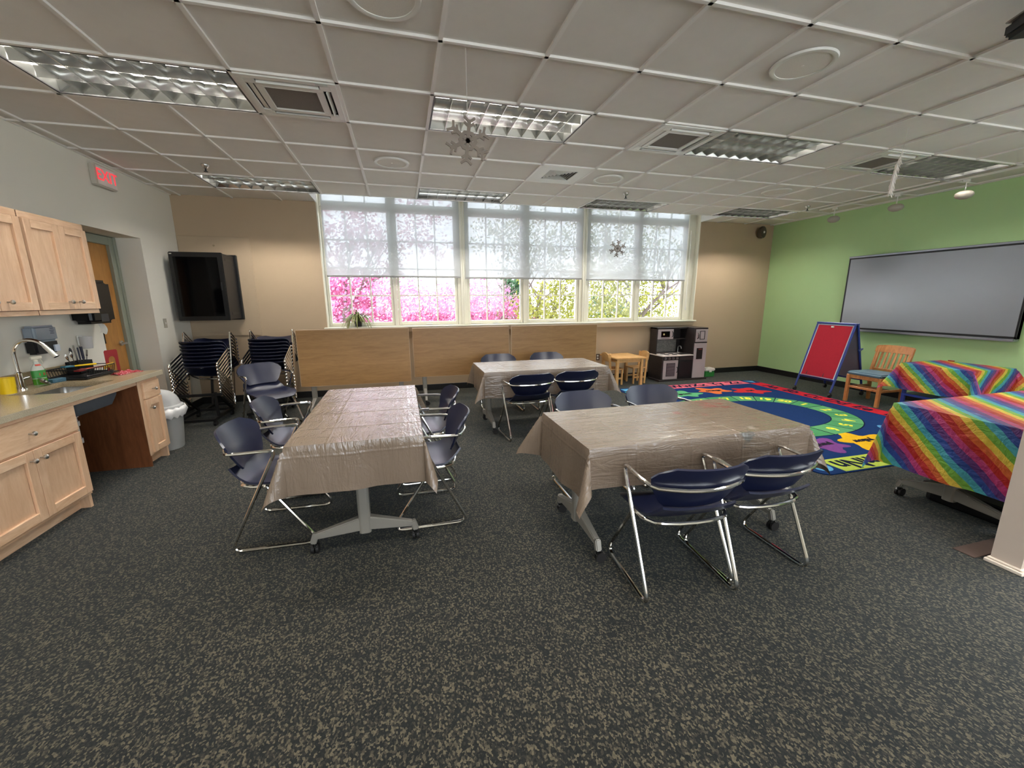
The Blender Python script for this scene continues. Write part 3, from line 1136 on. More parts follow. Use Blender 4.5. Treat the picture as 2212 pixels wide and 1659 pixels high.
# ================================================================ CHAIRS
def chair_meshes():
    W = 0.245
    # backrest shell
    def back(u, v):
        z = 0.495 + v * 0.235
        prof = [(0.0, 0.150), (0.12, 0.182), (0.5, 0.235), (0.72, 0.248), (0.86, 0.225), (1.0, 0.165)]
        for (a, wa), (c_, wc) in zip(prof, prof[1:]):
            if a <= v <= c_:
                hw = wa + (wc - wa) * (v - a) / (c_ - a)
                break
        x = (u * 2 - 1) * hw
        y = -0.232 - 0.10 * (v - 0.3) + 1.25 * x * x + 0.02 * (1 - v) ** 2
        return (-x, y, z)
    bm_ = MB().shell(back, 16, 14, 0.011)

    def seat(u, v):
        y = -0.215 + v * 0.44
        prof = [(0.0, 0.190), (0.10, 0.212), (0.3, 0.224), (0.7, 0.238), (0.85, 0.232), (1.0, 0.165)]
        for (a, wa), (c_, wc) in zip(prof, prof[1:]):
            if a <= v <= c_:
                hw = wa + (wc - wa) * (v - a) / (c_ - a)
                break
        t = u * 2 - 1
        x = t * hw
        z = 0.414 + 0.085 * max(0, (0.26 - v) / 0.26) ** 1.5 - 0.05 * max(0, (v - 0.68) / 0.32) ** 2 + 0.018 * abs(t) ** 3 * (1 - 0.6 * v)
        return (x, y, z)
    sm_ = MB().shell(seat, 14, 16, 0.012)
    legs = []
    for s in (-1, 1):
        p = [(s * 0.235, -0.02, 0.405), (s * W, 0.245, 0.0115), (s * W, -0.25, 0.0115), (s * 0.258, 0.060, 0.628), (s * 0.256, -0.03, 0.626)]
        legs.append(MB().tube(fillet(p, [0, 0.085, 0.075, 0.05, 0], 6), 0.0105, 8))
    arm = []
    n = 14
    arm_pts = [(-0.256, -0.03, 0.626), (-0.254, -0.13, 0.622), (-0.240, -0.195, 0.618)]
    for i in range(n + 1):
        t = -1 + 2 * i / n
        x = t * 0.215
        arm_pts.append((x, -0.272 + 1.25 * x * x * 1.0, 0.612))
    arm_pts += [(0.240, -0.195, 0.618), (0.254, -0.13, 0.622), (0.256, -0.03, 0.626)]
    arm = MB().tube(arm_pts, 0.0105, 8)
    ring = [(-0.235, -0.02, 0.405), (-0.226, -0.10, 0.405)]
    for i in range(9):
        a = pi + pi * i / 8
        ring.append((0.208 * cos(a), -0.135 + 0.062 * sin(a), 0.406))
    ring += [(0.226, -0.10, 0.405), (0.235, -0.02, 0.405)]
    ring = MB().tube(ring, 0.0105, 8)
    return [('seat', sm_.mesh('seat', M_NAVY, True)), ('backrest', bm_.mesh('backrest', M_NAVY, True)),
            ('leg', legs[0].mesh('leg', M_CHROME, True)), ('leg', legs[1].mesh('leg', M_CHROME, True)),
            ('arm_rail', arm.mesh('arm_rail', M_CHROME, True)), ('seat_rail', ring.mesh('seat_rail', M_CHROME, True))]


CHAIR = chair_meshes()


def chair(loc, rot, label, group):
    t = thing('stacking_armchair', label, 'chair', loc, group=group)
    t.rotation_euler = rot
    for nm, me in CHAIR:
        obj(nm, me, t)
    return t


G = 'navy armchairs at the beige covered tables'
for x, y, deg, lab in (
        (-0.80, 2.75, -92, 'navy shell armchair at the left end table, nearest the kitchen counter'),
        (-0.83, 3.42, -88, 'navy shell armchair behind the nearest one on the kitchen side of the left table'),
        (0.105, 2.74, 90, 'navy armchair on the right side of the left table, closer to the camera'),
        (0.125, 3.42, 92, 'navy armchair on the right side of the left table, farther from the camera'),
        (1.335, 1.700, -5, 'nearest navy armchair, seen from behind with its whole sled base'),
        (1.835, 1.735, -1, 'navy armchair right of the nearest one, its back against the paint-stained table'),
        (1.385, 2.735, 180, 'navy armchair across the paint-stained table, back tucked near its left end'),
        (2.045, 2.79, 178, 'navy armchair across the paint-stained table, nearer the alphabet rug'),
        (1.255, 4.145, 4, 'navy armchair on the near side of the back table, left one with visible seat'),
        (1.80, 4.20, 0, 'navy armchair on the near side of the back table, right one'),
        (1.255, 5.215, 180, 'navy armchair behind the back table, left one before the wood panels'),
        (1.955, 5.20, 180, 'navy armchair behind the back table, right one before the wood panels')):
    chair((x, y, 0), (0, 0, RAD(deg)), lab, G)
chair((-1.565, 5.30, 0), (0, 0, RAD(-140)), 'single navy armchair facing the room in front of the chair stacks', None)

ORD = ['bottom', 'second from bottom', 'third from bottom', 'fourth from bottom', 'fourth from top', 'third from top', 'second from top', 'top']
TILT = RAD(37)
for cx, cy, wh in ((-2.43, 5.93, 'the tilted stack in the corner under the black cabinet'), (-1.735, 6.10, 'the tilted stack behind the single chair')):
    for k in range(8):
        R3 = Matrix.Rotation(pi, 3, 'Z') @ Matrix.Rotation(TILT, 3, 'X')
        tgt = Vector((cx, cy, 0.105 + 0.0435 * k))
        loc = tgt - R3 @ Vector((0, -0.25, 0.0))
        chair(loc, (TILT, 0, pi), 'navy armchair, %s of %s' % (ORD[k], wh), 'navy armchairs stacked on dollies')
    d = thing('chair_dolly', 'black wheeled dolly under ' + wh, 'dolly', (cx, cy, 0), group='chair dollies')
    b = MB()
    for s in (-1, 1):
        b.bar((s * 0.19, 0.06, 0.08), (s * 0.19, -0.50, 0.08), 0.03, 0.03)
        b.bar((s * 0.19, 0.06, 0.085), (s * 0.19, -0.36, 0.38), 0.025, 0.02)
        b.bar((s * 0.19, -0.36, 0.09), (s * 0.19, -0.36, 0.38), 0.025, 0.025, (0, 1, 0))
        b.bar((s * 0.12, 0.30, 0.09), (s * 0.12, 0.42, 0.62), 0.025, 0.025)
        b.bar((s * 0.12, 0.06, 0.08), (s * 0.12, 0.32, 0.08), 0.03, 0.03)
    b.bar((-0.26, -0.36, 0.36), (0.26, -0.36, 0.36), 0.03, 0.03)
    b.bar((-0.21, 0.06, 0.08), (0.21, 0.06, 0.08), 0.03, 0.03)
    b.bar((-0.21, -0.50, 0.08), (0.21, -0.50, 0.08), 0.03, 0.03)
    b.bar((-0.14, 0.41, 0.60), (0.14, 0.41, 0.60), 0.03, 0.03)
    b.bar((-0.14, 0.32, 0.09), (0.14, 0.32, 0.09), 0.03, 0.03)
    b.build('frame', M_BLACK, d)
    for wx in (-0.19, 0.19):
        for wy in (-0.47, 0.03):
            MB().cyl((wx - 0.014, wy, 0.032), (wx + 0.014, wy, 0.032), 0.032, n=14).build('caster', M_RUBBER, d, smooth=True)


# ================================================================ TABLES
def caster_into(root, x, y, z):
    c = MB()
    c.cyl((0.0, 0, 0.05), (0.0, 0, z), 0.012, n=8)
    c.bar((0.0, 0.0, 0.058), (0.014, 0.0, 0.036), 0.034, 0.03)
    o = c.build('caster', M_BLACK, root)
    o.location = (x, y, 0)
    w = MB()
    w.cyl((0.016, -0.020, 0.031), (0.016, -0.005, 0.031), 0.031, n=16).cyl((0.016, 0.005, 0.031), (0.016, 0.020, 0.031), 0.031, n=16)
    w.build('wheel', M_RUBBER, o, smooth=True)


LEGX = 0.615


def t_leg(root, x, ztop):
    """column with two sloped feet and casters"""
    b = MB()
    pr = [(-0.022, -0.034), (-0.032, -0.02), (-0.032, 0.02), (-0.022, 0.034), (0.022, 0.034), (0.032, 0.02), (0.032, -0.02), (0.022, -0.034)]
    b.prism([(x + p, q) for p, q in pr], 0.105, ztop)
    b.build('column', M_SILVER, root, bevel=0.003)
    for s in (-1, 1):
        f = MB()
        f.bar((x, s * 0.02, 0.165), (x, s * 0.275, 0.118), 0.05, 0.085, w1=0.036, h1=0.036)
        f.bar((x, s * 0.275, 0.136), (x, s * 0.296, 0.072), 0.034, 0.036)
        f.build('foot', M_SILVER, root, bevel=0.006, seg=2)
        caster_into(root, x, s * 0.290, 0.085)


def flip_table(loc, rz, label, group, L=1.44, W=0.715):
    t = thing('folding_table', label, 'table', loc, rz, group)
    MB().box(-L / 2, L / 2, -W / 2, W / 2, TZ - 0.028, TZ).build('tabletop', M_TABWOOD, t, bevel=0.003)
    for x in (-LEGX, LEGX):
        t_leg(t, x, TZ - 0.03)
    MB().bar((-LEGX, 0, TZ - 0.06), (LEGX, 0, TZ - 0.06), 0.05, 0.04).build('crossbeam', M_SILVER, t)
    return t


def wob(u, k):
    return sin(u * 9.1 + k) * 0.5 + sin(u * 17.3 + 2.1 * k) * 0.3 + sin(u * 31.7 + 3.3 * k) * 0.2


def table_cloth(name, loc, rz, label, group, mat, L, W, z, dx0, dx1, dy0, dy1, kflare=0.6, e=0.05, amp=0.02, seed=0.0):
    def samples(a, d0, d1, n):
        s = [-a - d0 + d0 * i / 10 for i in range(10)] + [-a + 2 * a * i / n for i in range(n + 1)] + [a + d1 * (i + 1) / 10 for i in range(10)]
        return s
    us = samples(L / 2, dx0, dx1, 26)
    vs_ = samples(W / 2, dy0, dy1, 16)

    def pos(u, v):
        a = abs(u) - L / 2
        c = abs(v) - W / 2
        su, sv = (1 if u > 0 else -1), (1 if v > 0 else -1)
        if a <= 0 and c <= 0:
            return (u, v, z)
        if c <= 0:
            o = e * a + 0.006 + amp * (a / 0.3) * wob(v, 1 + seed + su)
            return (su * (L / 2 + o), v, z - a * 0.995)
        if a <= 0:
            o = e * c + 0.006 + amp * (c / 0.3) * wob(u, 4 + seed + sv)
            return (u, sv * (W / 2 + o), z - c * 0.995)
        r = math.hypot(a, c) * (1 - 0.10 * sin(2 * math.atan2(c, a)))
        ph = math.atan2(c, a)
        s2 = sin(2 * ph)
        k = kflare * (s2 ** 1.15) * (1 + 0.16 * sin(seed * 5 + su * 2 + sv * 3))
        o = r * (e + k) + 0.006
        base_x = amp * (r / 0.3) * wob(sv * W / 2, 1 + seed + su) * cos(ph) ** 2
        base_y = amp * (r / 0.3) * wob(su * L / 2, 4 + seed + sv) * sin(ph) ** 2
        zz = z - r * math.sqrt(max(0.08, 1 - min(0.92, (e + k) ** 2)))
        # swing the fold a little to one side so that it is not symmetric
        dph = ph + 0.35 * s2 * sin(seed * 3 + su + 2 * sv)
        return (su * (L / 2 + o * cos(dph) + base_x), sv * (W / 2 + o * sin(dph) + base_y), zz)

    me = bpy.data.meshes.new(name)
    V = [pos(u, v) for u in us for v in vs_]
    nv = len(vs_)
    F = [(i * nv + j, (i + 1) * nv + j, (i + 1) * nv + j + 1, i * nv + j + 1) for i in range(len(us) - 1) for j in range(nv - 1)]
    me.from_pydata(V, [], F)
    uvl = me.uv_layers.new(name='UVMap')
    flat = [(u, v) for u in us for v in vs_]
    for lp in me.loops:
        uvl.data[lp.index].uv = flat[lp.vertex_index]
    me.materials.append(mat)
    me.shade_smooth()
    me.set_sharp_from_angle(angle=RAD(50))
    o = obj(name, me)
    o.location = loc
    o.rotation_euler = (0, 0, rz)
    return tag(o, label, 'tablecloth', group)


def stained_cloth():
    """the same plastic cover with dried red and blue paint"""
    m = M_CLOTH.copy()
    m.name = 'plastic_cloth_stained'
    nt = m.node_tree
    b = nt.nodes['Principled BSDF']
    src = b.inputs['Base Color'].links[0].from_socket
    tc = nt.nodes.new('ShaderNodeTexCoord')
    nz = nt.nodes.new('ShaderNodeTexNoise')
    nz.inputs['Scale'].default_value = 14
    nz.inputs['Detail'].default_value = 5
    nt.links.new(tc.outputs['UV'], nz.inputs['Vector'])
    for (u, v, rad, col, st) in ((0.50, 0.24, 0.13, srgb(142, 84, 78), 0.8), (0.56, 0.16, 0.07, srgb(136, 64, 60), 0.8), (0.14, 0.10, 0.05, srgb(136, 76, 70), 0.75),
                                 (0.30, 0.02, 0.05, srgb(140, 90, 82), 0.5), (0.26, -0.365, 0.075, srgb(84, 92, 92), 0.6), (0.34, -0.30, 0.05, srgb(170, 160, 148), 0.6)):
        d = nt.nodes.new('ShaderNodeVectorMath')
        d.operation = 'DISTANCE'
        nt.links.new(tc.outputs['UV'], d.inputs[0])
        d.inputs[1].default_value = (u, v, 0)
        a = nt.nodes.new('ShaderNodeMath')
        a.operation = 'MULTIPLY_ADD'
        nt.links.new(nz.outputs['Fac'], a.inputs[0])
        a.inputs[1].default_value = -rad * 3.2
        nt.links.new(d.outputs['Value'], a.inputs[2])
        r = nt.nodes.new('ShaderNodeMapRange')
        nt.links.new(a.outputs[0], r.inputs['Value'])
        r.inputs['From Min'].default_value = -rad * 0.85
        r.inputs['From Max'].default_value = -rad * 1.25
        r.inputs['To Min'].default_value = 0
        r.inputs['To Max'].default_value = st
        mx = nt.nodes.new('ShaderNodeMix')
        mx.data_type = 'RGBA'
        nt.links.new(r.outputs[0], mx.inputs[0])
        nt.links.new(src, mx.inputs[6])
        mx.inputs[7].default_value = col
        src = mx.outputs[2]
    nt.links.new(src, b.inputs['Base Color'])
    return m


GT = 'wheeled folding tables set up in the room'
flip_table((-0.285, 2.995, 0), RAD(90), 'long wheeled table under the beige cover left of the middle aisle', GT)
table_cloth('plastic_tablecloth', (-0.285, 2.995, 0), RAD(90), 'creased beige plastic cover on the left table, long side toward the camera axis', 'beige plastic tablecloths',
            M_CLOTH, 1.45, 0.722, TZ + 0.004, 0.275, 0.25, 0.25, 0.27, 0.34, seed=0.4)
flip_table((1.615, 2.165, 0), 0, 'wheeled table under the paint-stained beige cover beside the alphabet rug', GT)
table_cloth('plastic_tablecloth', (1.615, 2.165, 0), 0, 'beige plastic cover with red and blue paint stains', 'beige plastic tablecloths',
            stained_cloth(), 1.45, 0.722, TZ + 0.004, 0.31, 0.28, 0.225, 0.24, 0.42, seed=1.3)
flip_table((1.535, 4.525, 0), 0, 'wheeled table under the pale cover at the back, before the wood panels', GT)
table_cloth('plastic_tablecloth', (1.535, 4.525, 0), 0, 'shiny pale plastic cover on the back table near the windows', 'beige plastic tablecloths',
            M_CLOTH, 1.45, 0.722, TZ + 0.004, 0.27, 0.26, 0.285, 0.27, 0.42, seed=2.2)
flip_table((4.175, 1.705, 0), 0, 'wheeled table under the rainbow striped cover at the right edge', GT)
table_cloth('rainbow_tablecloth', (4.175, 1.705, 0), 0, 'long rainbow striped plastic cover on the table at the right edge', 'rainbow tablecloths',
            M_RAINBOW, 1.45, 0.722, TZ + 0.004, 0.455, 0.44, 0.40, 0.40, 0.20, seed=0.9)

# small blue-legged activity table under the second rainbow cover
st = thing('activity_table', 'small wheeled table with blue legs under rainbow cover by the green wall', 'table', (6.50, 3.33, 0))
M_BLUE = plain('blue_powder_coat', srgb(42, 64, 150), 0.35, var=0.05)
MB().box(-0.36, 0.36, -0.34, 0.34, 0.625, 0.65).build('tabletop', M_PINE, st, bevel=0.004)
for sx in (-1, 1):
    for sy in (-1, 1):
        MB().box(sx * 0.31 - 0.018, sx * 0.31 + 0.018, sy * 0.29 - 0.018, sy * 0.29 + 0.018, 0.075, 0.625).build('leg', M_BLUE, st, bevel=0.004)
        w = MB().cyl((sx * 0.31 - 0.012, sy * 0.29, 0.03), (sx * 0.31 + 0.012, sy * 0.29, 0.03), 0.03, n=14).cyl((sx * 0.31, sy * 0.29, 0.04), (sx * 0.31, sy * 0.29, 0.08), 0.012, n=8)
        w.build('caster', M_RUBBER, st, smooth=True)
MB().box(-0.33, 0.33, -0.31, 0.31, 0.24, 0.27).build('shelf', M_BLUE, st, bevel=0.004)
table_cloth('rainbow_tablecloth', (6.50, 3.33, 0), 0, 'rainbow striped plastic cover on the small table by the green wall', 'rainbow tablecloths',
            M_RAINBOW, 0.73, 0.70, 0.656, 0.33, 0.15, 0.33, 0.30, 0.45, seed=1.7, amp=0.03)
cl = MB().box(-0.012, 0.012, -0.03, 0.03, 0, 0.014)
o = tag(cl.build('table_clip', plain('red_clip', srgb(150, 34, 30), 0.4), None, bevel=0.003), 'small red clip on the rear edge of the small rainbow table', 'clip')
o.location = (6.84, 3.56, 0.6575)
tote = thing('storage_tote', 'low black plastic tote on the carpet under the rainbow table', 'tote', (4.02, 1.68, 0))
MB().prism([(-0.32, -0.20), (-0.30, -0.24), (0.30, -0.24), (0.32, -0.20), (0.32, 0.20), (0.30, 0.24), (-0.30, 0.24), (-0.32, 0.20)], 0, 0.12).build('body', M_BLACK, tote, bevel=0.01)
MB().box(-0.335, 0.335, -0.255, 0.255, 0.12, 0.135).build('lid', M_BLACK, tote, bevel=0.006)

# folded tables parked under the windows
for (x0, x1, y, zb, zt, lab) in ((-1.325, 0.078, 5.75, 0.36, 1.108, 'folded wooden table at the left of the three, standing farther forward'),
                                 (0.13, 1.54, 5.95, 0.375, 1.085, 'folded wooden table in the middle of the three under the windows'),
                                 (1.58, 2.99, 5.95, 0.375, 1.085, 'folded wooden table at the right of the three, beside the wall outlet')):
    t = thing('flipped_table', lab, 'table', ((x0 + x1) / 2, y, 0), group='folded tables under the windows')
    hw = (x1 - x0) / 2
    MB().box(-hw + 0.004, hw - 0.004, -0.013, 0.013, zb + 0.004, zt - 0.012).build('tabletop', M_TABWOOD, t)
    b = MB().box(-hw, hw, -0.012, 0.014, zt - 0.012, zt).box(-hw, -hw + 0.004, -0.012, 0.014, zb, zt - 0.012).box(hw - 0.004, hw, -0.012, 0.014, zb, zt - 0.012).box(-hw, hw, -0.012, 0.014, zb, zb + 0.004)
    b.build('edge_band', plain('pale_edge_band', srgb(214, 184, 150), 0.5), t)
    g = bpy.data.objects.new('base', None)
    for x in (-hw + 0.14, hw - 0.14):
        MB().box(x - 0.03, x + 0.03, 0.016, 0.075, 0.105, 0.69).build('column', M_SILVER, t, bevel=0.006)
        for s in (-1, 1):
            f = MB()
            f.bar((x, 0.045, 0.165), (x, 0.045 + s * 0.255, 0.118), 0.05, 0.08, w1=0.036, h1=0.036)
            f.bar((x, 0.045 + s * 0.255, 0.136), (x, 0.045 + s * 0.276, 0.072), 0.034, 0.036)
            f.build('foot', M_SILVER, t, bevel=0.006)
            caster_into(t, x, 0.045 + s * 0.272, 0.085)
    MB().bar((-hw + 0.14, 0.045, 0.67), (hw - 0.14, 0.045, 0.67), 0.05, 0.04).build('crossbeam', M_SILVER, t)


# ================================================================ KITCHEN WALL (left)
FX = -2.27                                    # cabinet face plane
CZ = 0.835                                    # counter height
CF = -2.235                                   # counter front edge


def knob(parent, x, y, z):
    m = MB()
    m.cyl((0, 0, 0), (0.022, 0, 0), 0.005, n=8)
    m2 = [(0.0, 0.020), (0.010, 0.021), (0.0155, 0.027), (0.0145, 0.035), (0.008, 0.040), (0, 0.041)]
    n = 12
    vs, fs = [], []
    for r, d in m2:
        for i in range(n):
            t = 2 * pi * i / n
            vs.append((d, cos(t) * r, sin(t) * r))
    for j in range(len(m2) - 1):
        for i in range(n):
            fs.append((j * n + i, j * n + (i + 1) % n, (j + 1) * n + (i + 1) % n, (j + 1) * n + i))
    m._add(vs, fs)
    o = m.build('knob', M_BRUSHED, parent, smooth=True)
    o.location = (x, y, z)
    return o


def shaker_door(root, fx, y0, y1, z0, z1, ky, kz, th=0.022):
    """frame-and-panel door on the plane x = fx, opening toward +x"""
    w = 0.058
    d = MB().box(fx + 0.001, fx + 0.007, y0 + w + 0.005, y1 - w - 0.005, z0 + w - 0.004, z1 - w + 0.001).build('door', M_CAB, root)
    for ya, yb in ((y0, y0 + w), (y1 - w, y1)):
        MB().box(fx + 0.001, fx + th, ya, yb, z0, z1).build('stile', M_CAB, d, bevel=0.002)
    for za, zb in ((z0, z0 + w), (z1 - w, z1)):
        MB().box(fx + 0.001, fx + th, y0 + w, y1 - w, za, zb).build('rail', M_CABH, d, bevel=0.002)
    knob(d, fx + th, ky, kz)
    return d


# base cabinet with a wide drawer over two doors
ca = thing('base_cabinet', 'wide maple base cabinet with one drawer over two doors, left of the sink', 'cabinet', (0, 0, 0), group='maple base cabinets')
MB().box(-2.865, FX, 2.64, 3.46, 0.10, 0.795).build('body', M_CABD, ca)  # body coloured dark so the gaps round the doors look shaded
for z0, z1 in ((0.10, 0.126), (0.574, 0.590), (0.764, 0.795)):
    MB().box(FX, FX + 0.002, 2.64, 3.46, z0, z1).build('face_rail', M_CABH, ca)
MB().box(FX, FX + 0.0025, 3.444, 3.4605, 0.10, 0.795).build('face_stile', M_CAB, ca)
MB().box(-2.84, FX - 0.065, 2.64, 3.44, 0.0, 0.10).build('toe_kick', M_CABH, ca)
MB().box(FX - 0.065, FX - 0.004, 3.43, 3.455, 0.0, 0.10).build('toe_return', M_CAB, ca)
dr = MB().box(FX + 0.001, FX + 0.02, 2.66, 3.445, 0.588, 0.765).build('drawer', M_CABH, ca, bevel=0.003)
knob(dr, FX + 0.02, 3.06, 0.680)
shaker_door(ca, FX, 2.66, 3.054, 0.125, 0.575, 3.02, 0.515)
shaker_door(ca, FX, 3.058, 3.445, 0.125, 0.575, 3.095, 0.515)
# narrow cabinet at the far end
cb = thing('base_cabinet', 'narrow maple base cabinet with small drawer and door beside the bin', 'cabinet', (0, 0, 0), group='maple base cabinets')
MB().box(-2.865, FX, 4.215, 4.50, 0.10, 0.795).build('body', M_CABD, cb)  # dark body colour gives the shadow lines beside drawer and door
for z0, z1 in ((0.10, 0.119), (0.604, 0.619), (0.764, 0.795)):
    MB().box(FX, FX + 0.002, 4.196, 4.50, z0, z1).build('face_rail', M_CABH, cb)
MB().box(FX, FX + 0.0025, 4.196, 4.246, 0.10, 0.795).build('face_stile', M_CAB, cb)
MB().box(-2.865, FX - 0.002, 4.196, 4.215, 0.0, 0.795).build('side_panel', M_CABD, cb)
MB().box(-2.84, FX - 0.065, 4.215, 4.49, 0.0, 0.10).build('toe_kick', M_CABH, cb)
MB().box(FX - 0.065, FX - 0.004, 4.47, 4.495, 0.0, 0.10).build('toe_return', M_CAB, cb)
dr = MB().box(FX + 0.001, FX + 0.02, 4.245, 4.49, 0.618, 0.765).build('drawer', M_CABH, cb, bevel=0.003)
knob(dr, FX + 0.02, 4.37, 0.690)
shaker_door(cb, FX, 4.245, 4.49, 0.118, 0.605, 4.285, 0.530)
# dark back panel and front apron of the knee space
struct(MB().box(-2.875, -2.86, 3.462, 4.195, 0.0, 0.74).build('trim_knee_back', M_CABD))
ap = MB().box(FX - 0.02, FX, 3.462, 4.194, 0.755, 0.797)
tag(ap.build('apron_rail', M_CABH, None, bevel=0.002), 'maple apron rail under the counter edge in front of the sink', 'rail')

# countertop with a cut-out for the sink
SX0, SX1, SY0, SY1 = -2.69, -2.335, 3.55, 4.04
ct = thing('countertop', 'speckled tan laminate countertop along the left wall', 'countertop', (0, 0, 0))
b = MB()
zt0, zt1 = 0.797, CZ
b.box(-2.875, CF, 2.62, SY0, zt0, zt1).box(-2.875, CF, SY1, 4.53, zt0, zt1)
b.box(-2.875, SX0, SY0, SY1, zt0, zt1).box(SX1, CF, SY0, SY1, zt0, zt1)
b.build('slab', M_COUNTER, ct)
MB().box(CF, CF + 0.006, 2.62, 4.534, 0.795, CZ - 0.001).box(-2.87, CF, 4.53, 4.535, 0.795, CZ - 0.001).build('edge', M_CEDGE, ct)
MB().box(-2.878, -2.858, 2.62, 4.53, CZ, 0.935).build('backsplash', M_COUNTER, ct, bevel=0.002)

# undermount sink
sk = thing('sink', 'stainless undermount sink let into the tan countertop', 'sink', ((SX0 + SX1) / 2, (SY0 + SY1) / 2, 0))
b = MB()
hx, hy = (SX1 - SX0) / 2 + 0.006, (SY1 - SY0) / 2 + 0.006
zb = 0.665


def rrect(hx, hy, r, z, n=5):
    out = []
    for cx, cy, a0 in ((hx - r, hy - r, 0), (-hx + r, hy - r, 90), (-hx + r, -hy + r, 180), (hx - r, -hy + r, 270)):
        for i in range(n + 1):
            a = RAD(a0 + 90 * i / n)
            out.append((cx + r * cos(a), cy + r * sin(a), z))
    return out


rings = [rrect(hx, hy, 0.05, 0.796), rrect(hx, hy, 0.05, 0.76), rrect(hx - 0.012, hy - 0.012, 0.05, zb + 0.02), rrect(hx - 0.05, hy - 0.05, 0.04, zb), rrect(0.03, 0.03, 0.029, zb - 0.004)]
vs = [p for rg in rings for p in rg]
n = len(rings[0])
fs = [(j * n + (i + 1) % n, j * n + i, (j + 1) * n + i, (j + 1) * n + (i + 1) % n) for j in range(len(rings) - 1) for i in range(n)]
fs.append(tuple(range((len(rings) - 1) * n, len(rings) * n)))
b._add(vs, fs)
b.build('bowl', M_STEEL, sk, smooth=True)
b = MB()
rings = [rrect(hx + 0.012, hy + 0.012, 0.055, 0.795), rrect(hx + 0.008, hy + 0.008, 0.055, 0.72), rrect(hx - 0.02, hy - 0.02, 0.05, zb - 0.02), rrect(hx - 0.08, hy - 0.08, 0.05, zb - 0.035)]
vs = [p for rg in rings for p in rg]
fs = [(j * n + i, j * n + (i + 1) % n, (j + 1) * n + (i + 1) % n, (j + 1) * n + i) for j in range(len(rings) - 1) for i in range(n)]
fs.append(tuple(range((len(rings) - 1) * n, len(rings) * n))[::-1])
b._add(vs, fs)
b.build('undercoat', plain('sink_undercoat', srgb(74, 78, 84), 0.7, var=0.08), sk, smooth=True)
MB().lathe([(0.0, 0.0), (0.038, 0.001), (0.042, 0.004), (0.045, 0.004)], 20, (0, 0, zb - 0.003)).build('drain', M_BRUSHED, sk, smooth=True)
M_PVC = plain('white_pvc', srgb(214, 212, 206), 0.5, var=0.04)
b = MB()
path = fillet([(0, 0.02, zb - 0.03), (0, 0.02, 0.36), (-0.06, 0.02, 0.30), (-0.12, 0.02, 0.36), (-0.12, 0.02, 0.42), (-0.355, 0.02, 0.42)], 0.045)
b.tube(path, 0.021, 10)
for z in (0.61, 0.54, 0.40):
    b.cyl((0, 0.02, z - 0.018), (0, 0.02, z + 0.018), 0.03, n=12)
b.cyl((-0.12, 0.02, 0.39), (-0.12, 0.02, 0.42), 0.03, n=12)
b.build('drain_pipe', M_PVC, sk, smooth=True)

# pull-down faucet
fa = thing('faucet', 'tall chrome gooseneck faucet behind the sink', 'faucet', (-2.765, 3.80, CZ))
MB().lathe([(0.030, 0.0), (0.030, 0.008), (0.020, 0.014), (0.019, 0.10), (0.021, 0.112), (0.021, 0.125), (0.014, 0.132)], 18).build('body', M_CHROME, fa, smooth=True)
path = [(0, 0, 0.12), (0, 0, 0.26)]
for i in range(1, 13):
    a = pi - i * RAD(152) / 12
    path.append((0.105 + 0.105 * cos(a), 0, 0.26 + 0.105 * sin(a)))
MB().tube(path, 0.0125, 12).build('spout', M_CHROME, fa, smooth=True)
e0 = Vector(path[-1])
dv = (e0 - Vector(path[-2])).normalized()
MB().cyl(e0 - dv * 0.01, e0 + dv * 0.09, 0.0145, 0.018, 14).build('spray_head', M_CHROME, fa, smooth=True)
MB().cyl((0, 0.015, 0.075), (0, 0.075, 0.08), 0.012, 0.010, 10).build('handle', M_CHROME, fa, smooth=True)

# ---------------- wall cabinets
UX = -2.58


def wall_cabinet(y0, y1, ym, label):
    u = thing('wall_cabinet', label, 'cabinet', (0, 0, 0), group='maple wall cabinets')
    MB().box(-2.875, UX, y0, y1, 1.375, 2.108).build('body', M_CABD, u, bevel=0.002)  # body darkened to paint shadow lines between doors and panels
    MB().box(UX, UX + 0.004, y0, y1, 1.375, 1.408).build('face_rail', M_CABH, u, bevel=0.001)
    MB().box(UX, UX + 0.004, y0, y1, 2.062, 2.108).build('face_rail', M_CABH, u, bevel=0.001)
    shaker_door(u, UX, y0 + 0.012, ym - 0.002, 1.412, 2.058, ym - 0.055, 1.472)
    shaker_door(u, UX, ym + 0.002, y1 - 0.006, 1.412, 2.058, ym + 0.055, 1.472)
    return u


wall_cabinet(3.835, 4.46, 4.16, 'maple wall cabinet with two doors above the dish rack')
wall_cabinet(3.20, 3.825, 3.515, 'maple wall cabinet at the left edge, cut by the picture')

# ---------------- things on the wall
sd = thing('soap_dispenser', 'grey and black soap dispenser on the wall behind the faucet', 'dispenser', (-2.878, 4.175, 1.06))
MB().box(0, 0.075, -0.115, 0.115, 0.0, 0.11).build('base', M_BLACK, sd, bevel=0.015, seg=2)
MB().box(0, 0.085, -0.115, 0.115, 0.095, 0.225).build('cover', plain('grey_gloss_plastic', srgb(140, 150, 160), 0.12, var=0.1), sd, bevel=0.018, seg=3)
MB().box(0.075, 0.088, 0.05, 0.10, 0.01, 0.065).build('nozzle_label', plain('pale_blue_label', srgb(190, 200, 214), 0.4), sd, bevel=0.002)
M_LBL = plain('label_ink', srgb(70, 80, 100), 0.5)
for k, (w, z) in enumerate(((0.035, 0.195), (0.045, 0.180), (0.03, 0.168), (0.04, 0.156))):
    MB().box(0.0855, 0.0862, 0.055 - w / 2, 0.055 + w / 2, z, z + 0.006).build('print_line', M_LBL, sd)
td = thing('towel_dispenser', 'black paper towel dispenser on the wall under the cabinet', 'dispenser', (-2.878, 4.745, 1.27))
